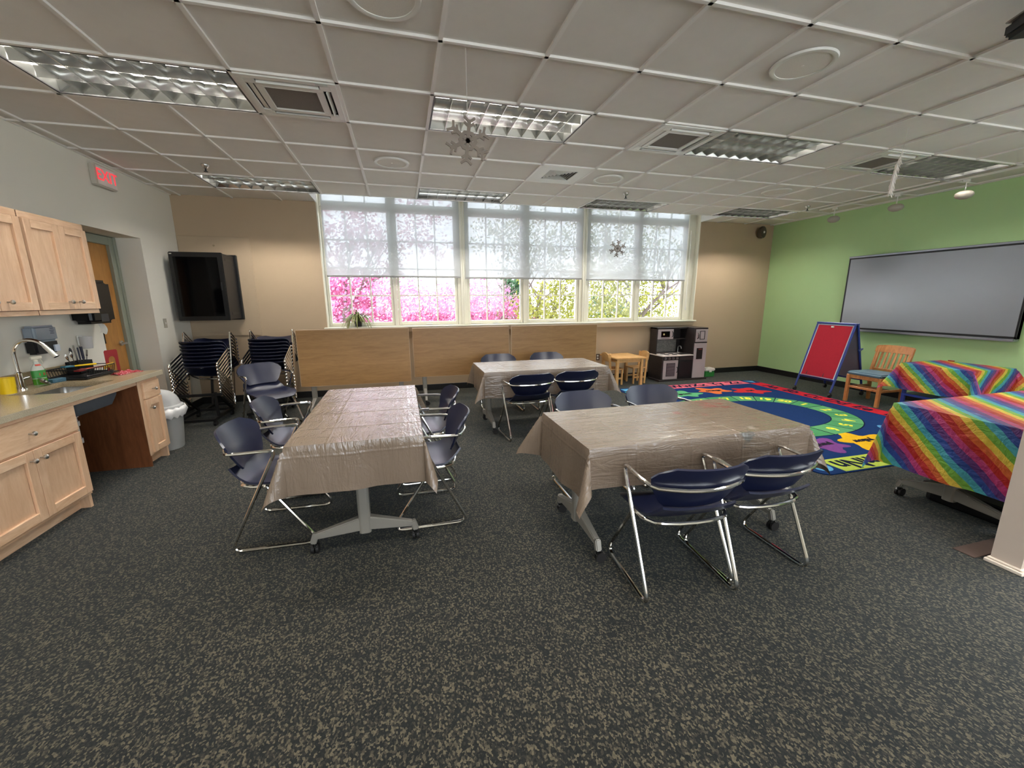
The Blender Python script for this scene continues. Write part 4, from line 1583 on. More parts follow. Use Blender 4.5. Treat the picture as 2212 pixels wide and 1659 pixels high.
MB().box(0, 0.17, -0.17, 0.17, 0.0, 0.40).build('body', plain('black_gloss_plastic', srgb(10, 10, 11), 0.25, spec=0.3), td, bevel=0.035, seg=3)
MB().box(0.168, 0.173, -0.05, 0.05, 0.02, 0.09).build('window', M_DARKGREY, td, bevel=0.002)
b = MB()
b.shell(lambda u, v: (0.07 + 0.02 * sin(v * 3), 0.05 + u * 0.09, -0.10 * v - 0.0 + 0.012 * sin(u * 5)), 6, 6, 0.001)
b.build('paper_towel', plain('white_paper', srgb(226, 222, 214), 0.8), td, smooth=True)
cd = thing('cup_holder', 'small clear wall cup with a pale card under the towel dispenser', 'holder', (-2.872, 4.63, 1.05))
MB().lathe([(0.038, 0.0), (0.046, 0.11), (0.044, 0.11), (0.036, 0.004)], 16, (0.05, 0, 0)).build('cup', plain('frosted_plastic', srgb(186, 184, 182), 0.3), cd, smooth=True)
MB().box(0.0, 0.012, -0.03, 0.03, 0.03, 0.12).build('bracket', M_WHITE, cd, bevel=0.003)
sw = thing('light_switch', 'grey double light switch plate on the left wall by the corner', 'switch', (XL, 6.105, 1.145))
MB().box(0, 0.006, -0.036, 0.036, 0, 0.115).build('plate', plain('switch_plate', srgb(166, 158, 142), 0.5), sw, bevel=0.003)
MB().box(0.006, 0.012, -0.007, 0.007, 0.045, 0.07).build('toggle', M_WHITE, sw, bevel=0.002)
ex = thing('exit_sign', 'lit exit sign with red letters high on the left wall', 'sign', (XL, 5.385, 2.602))
MB().box(0, 0.06, -0.15, 0.155, 0.0, 0.205).build('case', plain('exit_case', srgb(196, 190, 176), 0.5), ex, bevel=0.010, seg=2)
MB().box(0.059, 0.0625, -0.135, 0.14, 0.015, 0.19).build('face', plain('exit_face', srgb(238, 226, 220), 0.4), ex)
M_EXIT = emit('exit_red', (1.0, 0.05, 0.07, 1), 0.2)
put_text('EXIT', 0.155, M_EXIT, (0, 1, 0), (0, 0, 1), (0.0635, 0.003, 0.104), ex, 0.001, bold=0.001)

# ---------------- things on the counter
cup = thing('plastic_cup', 'yellow plastic cup at the left end of the sink', 'cup', (-2.74, 3.655, CZ))
M_YEL = plain('yellow_plastic', srgb(232, 196, 20), 0.4, var=0.03)
MB().lathe([(0.0, 0.004), (0.034, 0.004), (0.036, 0.0), (0.040, 0.0), (0.046, 0.112), (0.043, 0.112), (0.037, 0.008), (0, 0.008)], 22).build('cup_body', M_YEL, cup, smooth=True)
bo = thing('soap_bottle', 'clear dish spray bottle with green label behind the sink', 'bottle', (-2.775, 3.985, CZ), RAD(70))
MB().lathe([(0.0, 0.0), (0.036, 0.0), (0.038, 0.01), (0.038, 0.11), (0.030, 0.14), (0.015, 0.165), (0.014, 0.185), (0, 0.185)], 18, (0, 0, 0), 1.15, 0.75).build('bottle_body', plain('clear_bottle', srgb(196, 198, 188), 0.15), bo, smooth=True)
MB().lathe([(0.0388, 0.055), (0.0388, 0.115)], 18, (0, 0, 0), 1.15, 0.75).build('label_band', plain('green_label', srgb(60, 140, 60), 0.4, var=0.1, nscale=40), bo, smooth=True)
MB().lathe([(0.0375, 0.002), (0.0385, 0.012), (0.0385, 0.05)], 18, (0, 0, 0), 1.15, 0.75).build('soap_level', plain('green_soap', srgb(84, 150, 40), 0.2), bo, smooth=True)
MB().lathe([(0.0395, 0.074), (0.0395, 0.094)], 10, (0.001, -0.001, 0), 1.12, 0.72).build('label_badge', plain('red_label', srgb(200, 70, 50), 0.4), bo)
b = MB().cyl((0, 0, 0.183), (0, 0, 0.200), 0.015, n=12).bar((-0.03, 0, 0.212), (0.04, 0, 0.214), 0.022, 0.024).bar((0.03, 0, 0.205), (0.045, 0, 0.16), 0.008, 0.006)
b.build('trigger', plain('white_trigger', srgb(220, 214, 196), 0.4), bo, bevel=0.003)
MB().cyl((0, 0, 0.150), (0, 0, 0.162), 0.0235, 0.018, n=14).build('red_collar', plain('red_label', srgb(200, 70, 50), 0.4), bo)
sr = thing('sink_strainer', 'round steel sink strainer leaning beside the soap bottle', 'strainer', (-2.715, 3.935, CZ))
o = MB().lathe([(0.0, -0.018), (0.020, -0.017), (0.034, -0.004), (0.044, 0.0), (0.046, 0.002), (0.036, 0.0), (0.02, -0.013), (0, -0.014)], 20).build('basket', M_STEEL, sr, smooth=True)
o.rotation_euler = (RAD(-20), RAD(40), 0)
o.location = (0, 0, 0.036)
o2 = MB().cyl((0, 0, -0.012), (0, 0, 0.012), 0.006, n=8).build('post', M_DARKGREY, sr)
o2.rotation_euler = (RAD(-20), RAD(40), 0)
o2.location = (0, 0, 0.036)
spn = thing('sponge', 'blue grey scrub sponge at the rear edge of the sink', 'sponge', (-2.735, 4.075, CZ), RAD(75))
MB().prism([(-0.05, -0.03), (0.05, -0.03), (0.052, 0.0), (0.05, 0.03), (0.0, 0.026), (-0.05, 0.03), (-0.052, 0)], 0, 0.03).build('foam', plain('blue_foam', srgb(66, 100, 116), 0.95, var=0.15, nscale=60, bump=0.4, bscale=180), spn, bevel=0.004)

# dish rack
dk = thing('dish_rack', 'black wire dish rack on the counter under the wall cabinet', 'dish rack', (-2.70, 4.31, CZ))
M_WIRE = plain('black_wire', srgb(18, 18, 19), 0.4)
b = MB()
hx, hy = 0.14, 0.19
for z, ex_ in ((0.085, 0.0), (0.025, -0.012)):
    b.tube(fillet([(hx + ex_, hy + ex_, z), (-hx - ex_, hy + ex_, z), (-hx - ex_, -hy - ex_, z), (hx + ex_, -hy - ex_, z)], 0.03, 4, True), 0.0045, 6, True)
b.build('rim_wire', M_WIRE, dk, smooth=True)
for i in range(13):
    y = -hy + 0.02 + i * (2 * hy - 0.04) / 12
    MB().tube(fillet([(hx, y, 0.085), (hx - 0.012, y, 0.022), (-hx + 0.012, y, 0.022), (-hx, y, 0.085)], 0.01, 3), 0.0022, 5).build('wire', M_WIRE, dk)
for sx in (-1, 1):
    for sy in (-1, 1):
        MB().box(sx * 0.115 - 0.012, sx * 0.115 + 0.012, sy * 0.15 - 0.015, sy * 0.15 + 0.015, 0, 0.024).build('foot', M_BLACK, dk, bevel=0.003)
MB().box(-0.15, 0.15, -0.20, 0.20, 0.010, 0.016).build('drip_tray', M_BLACK, dk)
cad = thing('utensil_caddy', 'black utensil caddy standing in the dish rack', 'caddy', (-2.765, 4.40, CZ + 0.024))
b = MB()
b.box(-0.045, 0.045, -0.085, 0.085, 0, 0.004).box(-0.045, 0.045, -0.085, -0.081, 0, 0.105).box(-0.045, 0.045, 0.081, 0.085, 0, 0.105).box(-0.045, -0.041, -0.085, 0.085, 0, 0.105).box(0.041, 0.045, -0.085, 0.085, 0, 0.105)
b.build('bin', M_BLACK, cad)
cx, cy, cz = -2.765, 4.40, CZ + 0.03
M_BHAND = plain('navy_handle', srgb(30, 34, 52), 0.35)
U = [('table_spoon', 'steel spoon leaning left out of the utensil caddy', 0, -0.072, -0.35, 0.18, M_STEEL), ('table_spoon', 'second steel spoon beside the leftmost one in the caddy', 0.01, -0.05, -0.22, 0.19, M_STEEL),
     ('serving_spoon', 'dark bowled spoon standing in the utensil caddy', -0.01, -0.03, -0.12, 0.215, M_DARKGREY), ('table_knife', 'steel knife blade tilting left in the utensil caddy', 0.0, 0.0, -0.12, 0.24, M_STEEL),
     ('table_knife', 'navy handled knife standing in the utensil caddy', 0.005, 0.02, -0.05, 0.215, M_BHAND), ('peeler', 'thick navy handled tool upright in the utensil caddy', 0.01, 0.05, -0.04, 0.22, M_BHAND),
     ('table_fork', 'steel fork leaning right out of the utensil caddy', 0.0, 0.07, 0.28, 0.19, M_STEEL)]
for nm, lab, dx, dy, lean, ln, mt_ in U:
    u = thing(nm, lab, 'utensil', (cx + dx, cy + dy * 0.95, cz), group='utensils in the caddy')
    d = Vector((0, sin(lean), cos(lean)))
    p1 = d * ln
    if 'spoon' in nm:
        MB().bar((0, 0, 0), d * (ln - 0.045), 0.003, 0.008, (0, 1, 0)).build('handle', mt_, u)
        o = MB().lathe([(0.0, -0.032), (0.010, -0.026), (0.017, -0.006), (0.015, 0.012), (0.006, 0.026), (0, 0.03)], 12, (0, 0, 0), 0.3, 1.0).build('bowl', mt_, u, smooth='all')
        o.location = d * (ln - 0.022)
        o.rotation_euler = (-lean, 0, 0)
    elif 'fork' in nm:
        m = MB().bar((0, 0, 0), d * (ln - 0.05), 0.003, 0.007, (0, 1, 0))
        s_ = Vector((0, cos(lean), -sin(lean)))
        m.bar(d * (ln - 0.05) - s_ * 0.010, d * (ln - 0.05) + s_ * 0.010, 0.003, 0.012, d)
        for q in (-0.009, -0.003, 0.003, 0.009):
            m.bar(d * (ln - 0.05) + s_ * q, d * ln + s_ * q, 0.002, 0.003, (0, 1, 0))
        m.build('tines', mt_, u)
    else:
        wd = 0.020 if nm == 'peeler' else 0.015
        MB().bar((0, 0, 0), d * (ln * 0.5), 0.006, wd * 0.8, (0, 1, 0)).build('shank', M_STEEL, u)
        MB().bar(d * (ln * 0.5), p1, 0.012 if nm == 'peeler' else 0.006, wd, (0, 1, 0), h1=wd * 1.2).build('handle', mt_, u, bevel=0.002)
# bright utensils lying in the rack
MT = [('spatula', 'teal brush with amber handle lying on the dish rack', (-2.72, 4.22, 0.105), (-2.66, 4.42, 0.095), M_YEL, srgb(40, 100, 120)),
      ('spatula', 'orange handled utensil lying across the dish rack', (-2.63, 4.20, 0.075), (-2.60, 4.46, 0.072), plain('orange_plastic', srgb(226, 90, 40), 0.4), srgb(170, 40, 40)),
      ('dough_cutter', 'yellow leaf shaped plastic cutter at the end of the dish rack', (-2.59, 4.40, 0.07), (-2.585, 4.49, 0.075), M_YEL, srgb(226, 176, 60))]
for nm, lab, p0, p1, hm, hc in MT:
    u = thing(nm, lab, 'utensil', (p0[0], p0[1], CZ + p0[2]), group='utensils lying on the dish rack')
    d = Vector(p1) - Vector(p0)
    MB().cyl((0, 0, 0), d, 0.006, 0.008, 8).build('handle', hm, u, smooth=True)
    hm2 = plain('utensil_head_%d' % int(hc[0] * 9999), hc, 0.5)
    q = d.normalized()
    b = MB()
    if nm == 'dough_cutter':
        for k in range(5):
            b.bar(d * (k / 5), d * (k / 5) + Vector((0.02, 0.01, 0.022)), 0.008, 0.01)
            b.bar(d * (k / 5), d * (k / 5) + Vector((-0.01, 0.01, -0.026)), 0.008, 0.01)
    else:
        b.bar(-q * 0.055, q * 0.02, 0.045, 0.014)
    b.build('head', hm2, u, bevel=0.003)
be = thing('bookend', 'red metal bookend standing on the counter beside the dish rack', 'bookend', (-2.585, 4.505, CZ), RAD(78))
pl = [(-0.065, 0.0), (-0.035, 0.0)]
for i in range(9):
    a = pi - pi * i / 8
    pl.append((0.033 * cos(a), 0.115 + 0.033 * sin(a)))
pl += [(0.035, 0.0), (0.065, 0.0), (0.065, 0.195), (0.055, 0.205), (-0.055, 0.205), (-0.065, 0.195)]
M_RED = plain('red_enamel', srgb(138, 24, 30), 0.45, var=0.06)
o = MB().prism(pl, -0.001, 0.001).build('upright', M_RED, be)
o.rotation_euler = (RAD(90), 0, 0)
o.location = (0, 0, 0.0015)
MB().box(-0.065, 0.065, 0.0, 0.09, 0.0, 0.002).build('base_plate', M_RED, be)
random.seed(11)
bd = MB()


def band(u, v):
    x = -0.035 + 0.07 * u
    y = -0.11 + 0.23 * v
    h = 0.002 + 0.03 * max(0, sin(pi * u)) ** 0.6 * (0.25 + 0.75 * sin(pi * min(1, v * 1.1 + 0.05)) ** 0.7) + 0.006 * sin(v * 21 + u * 5) * sin(pi * u)
    return (x * (1.2 - 0.5 * v) + 0.01 * sin(v * 9), y, max(0.0015, h))


bd.shell(band, 14, 30, 0.0012)
o = tag(bd.build('folded_bandana', M_BANDANA, None, smooth=True), 'crumpled red and white bandana on the counter corner', 'cloth')
o.location = (-2.43, 4.40, CZ)
o.rotation_euler = (0, 0, RAD(-22))

# ---------------- bin with dome lid
bn = thing('trash_can', 'pale grey trash can with domed lid and white liner past the cabinets', 'trash can', (-2.40, 4.735, 0))
M_BIN = plain('grey_bin_plastic', srgb(178, 178, 176), 0.5, var=0.03)
MB().lathe([(0.0, 0.0), (0.135, 0.0), (0.14, 0.01), (0.175, 0.40), (0.18, 0.42), (0.17, 0.42), (0.13, 0.015), (0, 0.012)], 28).build('can', M_BIN, bn, smooth=True)
prof = [(0.185, 0.415), (0.19, 0.43), (0.185, 0.445), (0.165, 0.455)]
for i in range(7):
    a = RAD(12 * i + 6)
    prof.append((0.16 * cos(a), 0.455 + 0.155 * sin(a)))
prof.append((0.0, 0.61))
MB().lathe(prof, 28).build('dome_lid', M_BIN, bn, smooth=True)
bag = MB()
random.seed(3)
n = 40
rs = [[0.186 + (0.0, 0.012, 0.024, 0.004)[j] * (1 + 0.4 * sin(i * 2.3 + j) * random.random()) for i in range(n)] for j in range(4)]
for i in range(n):
    if 25 < i < 36:
        rs[2][i] += 0.028
        rs[3][i] += 0.012
zs = [0.425, 0.43, 0.40, 0.335]
vs = [(rs[j][i] * cos(2 * pi * i / n), rs[j][i] * sin(2 * pi * i / n), zs[j] + 0.012 * sin(i * 3.1 + j)) for j in range(4) for i in range(n)]
bag._add(vs, [(j * n + (i + 1) % n, j * n + i, (j + 1) * n + i, (j + 1) * n + (i + 1) % n) for j in range(3) for i in range(n)])
bag.build('liner', plain('white_liner', srgb(224, 222, 220), 0.3), bn, smooth='all')

# ---------------- wall rack cabinet in the corner
rk = thing('rack_cabinet', 'black wall-mounted equipment cabinet with glass door in the corner', 'cabinet', (-2.50, YB - 0.013, 1.21))
MB().box(-0.30, 0.315, -0.045, 0, 0.0, 0.885).build('back_frame', M_BLACK, rk, bevel=0.006)
MB().box(-0.285, 0.285, -0.42, -0.045, 0.02, 0.865).build('case', M_DARKGREY, rk, bevel=0.004)
MB().box(-0.30, 0.29, -0.46, -0.42, 0.01, 0.875).build('door', M_BLACK, rk, bevel=0.008, seg=2)
MB().box(-0.255, 0.235, -0.4635, -0.459, 0.065, 0.815).build('door_glass', M_BLACKG, rk)
for z in (0.08, 0.78):
    MB().box(0.284, 0.2875, -0.36, -0.11, z, z + 0.03).build('vent_slot', M_BLACK, rk)
MB().box(-0.285, -0.26, -0.466, -0.46, 0.845, 0.858).build('badge', M_BRUSHED, rk)
MB().box(0.235, 0.25, -0.475, -0.46, 0.40, 0.5).build('latch', M_BLACK, rk, bevel=0.003)
# round speaker in the far corner
ws = thing('wall_speaker', 'round brown wall speaker high in the far right corner', 'speaker', (6.73, 6.62, 2.70))
prof = [(0.0, 0.0), (0.03, -0.01), (0.085, -0.012), (0.105, 0.0), (0.11, 0.03), (0.09, 0.07), (0.04, 0.10), (0, 0.10)]
o = MB().lathe(prof, 24).build('shell', plain('brown_speaker', srgb(86, 74, 60), 0.5), ws, smooth=True)
o.rotation_euler = (RAD(-90), 0, RAD(20))
o = MB().lathe([(0.0, -0.024), (0.014, -0.02), (0.022, -0.008), (0.022, 0)], 14).build('dome', M_WHITE, ws, smooth=True)
o.rotation_euler = (RAD(-90), 0, RAD(20))
MB().bar((0.02, 0.05, 0), (0.05, 0.118, 0), 0.05, 0.05).build('bracket', M_DARKGREY, ws)
# outlet
ou = thing('wall_outlet', 'dark wall outlet plate low on the back wall right of the folded tables', 'outlet', (3.425, YB - 0.0, 0.37))
MB().box(-0.04, 0.04, -0.007, 0, 0, 0.12).build('plate', plain('brown_plate', srgb(104, 84, 66), 0.4), ou, bevel=0.003)
for z in (0.03, 0.078):
    MB().cyl((0, -0.010, z + 0.006), (0, -0.006, z + 0.006), 0.017, n=14).build('socket', M_WHITE, ou)

# ---------------- spider plant on the sill
sp = thing('spider_plant', 'green spider plant in a dark pot on the window sill', 'plant', (-0.66, 6.80, 1.07))
MB().lathe([(0.0, 0.0), (0.045, 0.0), (0.06, 0.075), (0.064, 0.08), (0.058, 0.082), (0, 0.078)], 16).build('pot', M_DARKGREY, sp, smooth=True)
t = NT('spider_plant_leaf')
v = t.coord('Generated')
s_ = t.add('ShaderNodeSeparateXYZ')
t.link(v, s_.inputs[0])
t.link(t.ramp(s_.outputs[0], [(0.0, srgb(52, 74, 24)), (0.35, srgb(130, 134, 74)), (0.65, srgb(130, 134, 74)), (1.0, srgb(52, 74, 24))]), t.b.inputs['Base Color'])
t.b.inputs['Roughness'].default_value = 0.45
M_LEAF = t.m
leafm = []
for k in range(5):
    ln, dr_, w = 0.19 + 0.035 * k, 0.10 + 0.05 * k, 0.011 + 0.002 * (k % 2)
    m = MB()
    n = 9
    vs = []
    for i in range(n + 1):
        s = i / n
        y = ln * (s - 0.15 * s * s)
        z = 0.14 * sin(min(1.0, s * 1.4) * pi / 2) * (1 + 0.3 * (k == 0)) - dr_ * 1.3 * s ** 2.4
        ww = w * (1 - s ** 3) + 0.0008
        vs += [(-ww, y, z + ww * 0.5), (0, y, z), (ww, y, z + ww * 0.5)]
    m._add(vs, [(i * 3 + j, i * 3 + j + 1, i * 3 + j + 4, i * 3 + j + 3) for i in range(n) for j in (0, 1)])
    leafm.append(m.mesh('leaf', M_LEAF, 'all'))
random.seed(7)
for i in range(96):
    o = obj('leaf', leafm[random.randrange(5)], sp)
    a = random.uniform(0, 2 * pi)
    o.location = (0.02 * cos(a + 1), 0.02 * sin(a + 1), 0.075)
    o.rotation_euler = (RAD(random.uniform(-6, 32)), 0, a)
    s = random.uniform(0.75, 1.1) * (0.62 if 0.3 * pi < (a % (2 * pi)) - pi / 2 * 0 < 0.0 else 1)
    if cos(a) > 0.6:          # toward the glass the leaves are short
        s *= 0.5
    o.scale = (1, s, s)


# ================================================================ RIGHT SIDE
# ---------------- alphabet rug
RX0, RX1, RY0, RY1 = 3.36, 6.09, 2.40, 5.92
rug = thing('alphabet_rug', 'large blue alphabet and number rug in front of the green wall', 'rug', ((RX0 + RX1) / 2, (RY0 + RY1) / 2, 0))


def pile(name, col):
    return plain(name, col, 0.95, var=0.10, nscale=45, bump=0.35, bscale=300, spec=0.1)


M_RB = pile('rug_blue', srgb(20, 48, 94))
M_RNAVY = pile('rug_navy', srgb(13, 22, 48))
hw, hl = (RX1 - RX0) / 2, (RY1 - RY0) / 2
pts = [(x, y) for x, y, _ in rrect(hw, hl, 0.10, 0, 5)]
MB().prism(pts, 0.0, 0.009).build('pile', M_RB, rug)
BW = 0.26
bands = (('red_band', (hw - BW, hw - 0.015, -hl + BW, hl - BW), srgb(180, 34, 46)), ('pink_band', (-hw + BW, hw - BW, hl - BW, hl - 0.015), srgb(214, 104, 118)),
         ('lime_band', (-hw + BW, hw - BW, -hl + 0.015, -hl + BW), srgb(172, 190, 78)), ('teal_band', (-hw + 0.015, -hw + BW, -hl + BW, hl - BW), srgb(70, 160, 150)))
for nm, (x0, x1, y0, y1), c in bands:
    MB().box(x0, x1, y0, y1, 0.009, 0.0105).build('border_band', pile('rug_' + nm, c), rug)
TH = 0.0006
LS = 0.235
zl = 0.0112


def rtext(s, x, y, ang, size, mat, name='letter', z=zl):
    r = (cos(RAD(ang)), sin(RAD(ang)), 0)
    u = (-sin(RAD(ang)), cos(RAD(ang)), 0)
    return put_text(s, size, mat, r, u, (x, y, z), rug, TH, name, bold=0.007)


for i, s in enumerate(('Aa', 'Bb', 'Cc', 'Dd', 'Ee', 'Ff', 'Gg', 'Hh')):
    rtext(s, hw - BW / 2 - 0.01, hl - BW - 0.335 - i * 0.358, -90, LS, M_RNAVY)
for i, s in enumerate(('Zz', 'Yy', 'Xx', 'Ww', 'Vv', 'Uu')):
    rtext(s, hw - BW - 0.235 - i * 0.362, hl - BW / 2 - 0.01, 0, LS, M_RNAVY)
for i, s in enumerate(('Nn', 'Mm', 'Ll', 'Kk', 'Jj', 'Ii')):
    rtext(s, -hw + BW + 0.21 + i * 0.36, -hl + BW / 2 + 0.005, 180, LS * 1.1, M_RNAVY)
for i, s in enumerate(('Oo', 'Pp', 'Qq', 'Rr', 'Ss', 'Tt')):
    rtext(s, -hw + BW / 2, -hl + BW + 0.28 + i * 0.48, 90, LS, M_RNAVY)
# corner shapes
M_RSKY = pile('rug_sky', srgb(96, 164, 206))
MB().prism([(hw - 0.21, hl - 0.05), (hw - 0.05, hl - 0.10), (hw - 0.11, hl - 0.235)], 0.009, 0.0105).build('triangle', M_RSKY, rug)
for sx, sy in ((-1, -1), (1, -1)):
    MB().cyl((sx * (hw - 0.14), sy * (hl - 0.14), 0.009), (sx * (hw - 0.14), sy * (hl - 0.14), 0.0105), 0.085, n=24).build('circle', M_RSKY, rug)
MB().box(-hw + 0.06, -hw + 0.2, hl - 0.2, hl - 0.06, 0.009, 0.0105).build('square', M_RSKY, rug)
# number track: stadium-like oval of twenty cells
M_RG = [pile('rug_green', srgb(74, 140, 92)), pile('rug_green_light', srgb(88, 150, 100))]
M_RY = pile('rug_yellow', srgb(228, 222, 70))
OC = Vector((4.41 - (RX0 + RX1) / 2, 4.08 - (RY0 + RY1) / 2))
AO, BO, AI, BI = 1.14, 0.90, 0.84, 0.62


def oval(a, b, t):
    ex_ = 0.86
    c, s = cos(t), sin(t)
    return Vector((OC.x + a * math.copysign(abs(c) ** ex_, c), OC.y + b * math.copysign(abs(s) ** ex_, s)))


MB().prism([tuple(oval(AO + 0.012, BO + 0.012, 2 * pi * i / 72)) for i in range(72)], 0.0088, 0.0098).build('track_outline', M_RNAVY, rug)
for k in range(20):
    t0 = RAD(12) - k * 2 * pi / 20
    gap = 0.008
    a0, a1 = t0 + pi / 20 - gap, t0 - pi / 20 + gap
    po, pi_ = [], []
    for i in range(6):
        a = a0 + (a1 - a0) * i / 5
        po.append(tuple(oval(AO, BO, a)))
        pi_.append(tuple(oval(AI, BI, a)))
    MB().prism((po + pi_[::-1])[::-1], 0.009, 0.0105).build('number_cell', M_RG[k % 2], rug)
    pm = oval((AO + AI) / 2, (BO + BI) / 2, t0)
    out = (oval(AO, BO, t0) - oval(AI, BI, t0)).normalized()
    ang = math.degrees(math.atan2(out.y, out.x)) - 90
    rtext(str(k + 1), pm.x, pm.y, ang, 0.17, M_RY, 'number')
MB().prism([tuple(oval(AI - 0.012, BI - 0.012, 2 * pi * i / 72)) for i in range(72)], 0.0092, 0.0102).build('track_centre', pile('rug_blue_centre', srgb(19, 46, 90)), rug)
# colour splats
M_RINK = pile('rug_ink', srgb(30, 28, 40))


def splat(x, y, rad, col, word, ang, wang, seed, sx=1.35):
    random.seed(seed)
    n = 48
    ph = random.uniform(0, 6)
    pts = []
    for i in range(n):
        a = 2 * pi * i / n
        r = rad * (0.72 + 0.22 * max(-0.6, sin(5 * a + ph)) + 0.10 * sin(3 * a + 2 * ph))
        p = Matrix.Rotation(RAD(ang), 2) @ Vector((r * sx * cos(a), r * sin(a)))
        pts.append((x + p.x, y + p.y))
    o = MB().prism(pts, 0.009, 0.0104).build('colour_splat', pile('rug_splat_' + word, col), rug)
    rtext(word, x, y, wang, 0.10, M_RINK, 'colour_word')
    return o


ox, oy = (RX0 + RX1) / 2, (RY0 + RY1) / 2
splat(5.36 - ox, 5.19 - oy, 0.25, srgb(186, 44, 50), 'red', -25, 0, 3)
splat(4.80 - ox, 5.36 - oy, 0.24, srgb(214, 110, 56), 'orange', -8, 0, 5)
splat(4.20 - ox, 5.28 - oy, 0.24, srgb(92, 164, 112), 'green', -6, 0, 8)
splat(4.60 - ox, 2.95 - oy, 0.27, srgb(214, 168, 30), 'yellow', 15, 180, 4)
splat(4.06 - ox, 2.97 - oy, 0.23, srgb(118, 66, 130), 'purple', -15, 180, 9)
splat(5.25 - ox, 3.05 - oy, 0.22, srgb(84, 138, 180), 'blue', 30, 180, 12)
splat(3.72 - ox, 5.20 - oy, 0.18, srgb(240, 240, 236), 'white', 20, 0, 13, 1.0)

# ---------------- interactive whiteboard on the green wall
bd_ = thing('interactive_board', 'large grey interactive whiteboard mounted on the green wall', 'whiteboard', (XR, 4.14, 0.94))
M_ALU = plain('satin_aluminium', srgb(150, 152, 160), 0.3, 0.7)
M_SCREEN = plain('grey_board_surface', srgb(134, 138, 146), 0.24, var=0.01, spec=0.9)
y0, y1 = -1.03, 1.03
MB().box(-0.055, -0.004, y0, y1, 0.035, 1.165).build('back_case', M_DARKGREY, bd_)
MB().box(-0.060, -0.0555, y0 + 0.022, y1 - 0.022, 0.065, 1.128).build('surface', M_SCREEN, bd_)
b = MB().box(-0.064, -0.004, y0, y0 + 0.022, 0.04, 1.15).box(-0.064, -0.004, y1 - 0.022, y1, 0.04, 1.15).box(-0.064, -0.004, y0, y1, 1.128, 1.146)
b.box(-0.064, -0.004, y0, y1, 0.04, 0.066)
b.build('bezel', M_BLACK, bd_, bevel=0.002)
MB().box(-0.070, -0.002, y0 - 0.004, y1 + 0.004, 1.146, 1.175).build('top_rail', M_ALU, bd_, bevel=0.004)
MB().box(-0.105, -0.004, y0, y1 - 0.26, 0.008, 0.040).build('pen_tray', M_ALU, bd_, bevel=0.008, seg=2)

# ---------------- flannel easel
es = thing('easel', 'blue framed rolling easel with red felt board', 'easel', (6.46, 4.79, 0))
M_BLUE2 = plain('blue_tube', srgb(40, 58, 126), 0.28, 0.1, var=0.04)
TOP = 1.085
for sx in (-1, 1):
    for sy in (-1, 1):
        p = fillet([(sx * 0.020, sy * 0.285, TOP), (sx * 0.265, sy * 0.285, 0.24), (sx * 0.315, sy * 0.285, 0.075)], 0.08, 4)
        MB().tube(p, 0.0155, 10).build('leg', M_BLUE2, es, smooth=True)
        w = MB().cyl((sx * 0.32 - 0.0, sy * 0.285 - 0.013, 0.03), (sx * 0.32, sy * 0.285 + 0.013, 0.03), 0.030, n=16).cyl((sx * 0.316, sy * 0.285, 0.04), (sx * 0.316, sy * 0.285, 0.085), 0.011, n=8)
        w.build('caster', M_RUBBER, es, smooth=True)
    MB().bar((sx * 0.02, -0.30, TOP), (sx * 0.02, 0.30, TOP), 0.028, 0.03).build('cross_rail', M_BLUE2, es, bevel=0.004)
    MB().bar((sx * 0.262, -0.285, 0.25), (sx * 0.262, 0.285, 0.25), 0.03, 0.03).build('cross_rail', M_BLUE2, es, bevel=0.004)
    ang = math.atan2(0.242, 0.82)
    m4 = Matrix.Translation((sx * 0.022, 0, TOP - 0.02)) @ Matrix.Rotation(-sx * ang, 4, 'Y')
    mat_ = plain('red_felt', srgb(164, 20, 40), 0.95, var=0.06, nscale=50, bump=0.2, bscale=300) if sx < 0 else plain('easel_whiteboard', srgb(150, 150, 160), 0.3)
    o = MB().box(-0.006, 0.006, -0.262, 0.262, -0.83, -0.012).build('board', mat_, es)
    o.matrix_local = m4
    fr = MB()
    for y in (-0.270, 0.258):
        fr.box(-0.010, 0.010, y, y + 0.012, -0.84, 0.0)
    fr.box(-0.010, 0.010, -0.27, 0.27, -0.845, -0.83).box(-0.010, 0.010, -0.27, 0.27, -0.012, 0.0)
    fo = fr.build('board_trim', M_ALU, es)
    fo.matrix_local = m4
m4 = Matrix.Translation((-0.262 - 0.03, 0, 0.275))
MB().box(-0.305, -0.262, -0.235, 0.235, 0.262, 0.276).build('tray', plain('grey_tray', srgb(110, 110, 130), 0.4, 0.4), es, bevel=0.004)
MB().bar((0.05, -0.33, 0.70), (0.19, -0.285, 0.72), 0.02, 0.02).build('shelf_arm', M_BLUE2, es)
b = MB().box(-0.052, -0.040, 0.01, 0.05, 1.02, 1.045)
b.build('clip', M_WHITE, es, bevel=0.002)
for dy in (0.175, -0.09):
    MB().bar((-0.262, dy, 0.285), (-0.240, dy, 0.335), 0.006, 0.008).build('hook', M_BLACK, es)

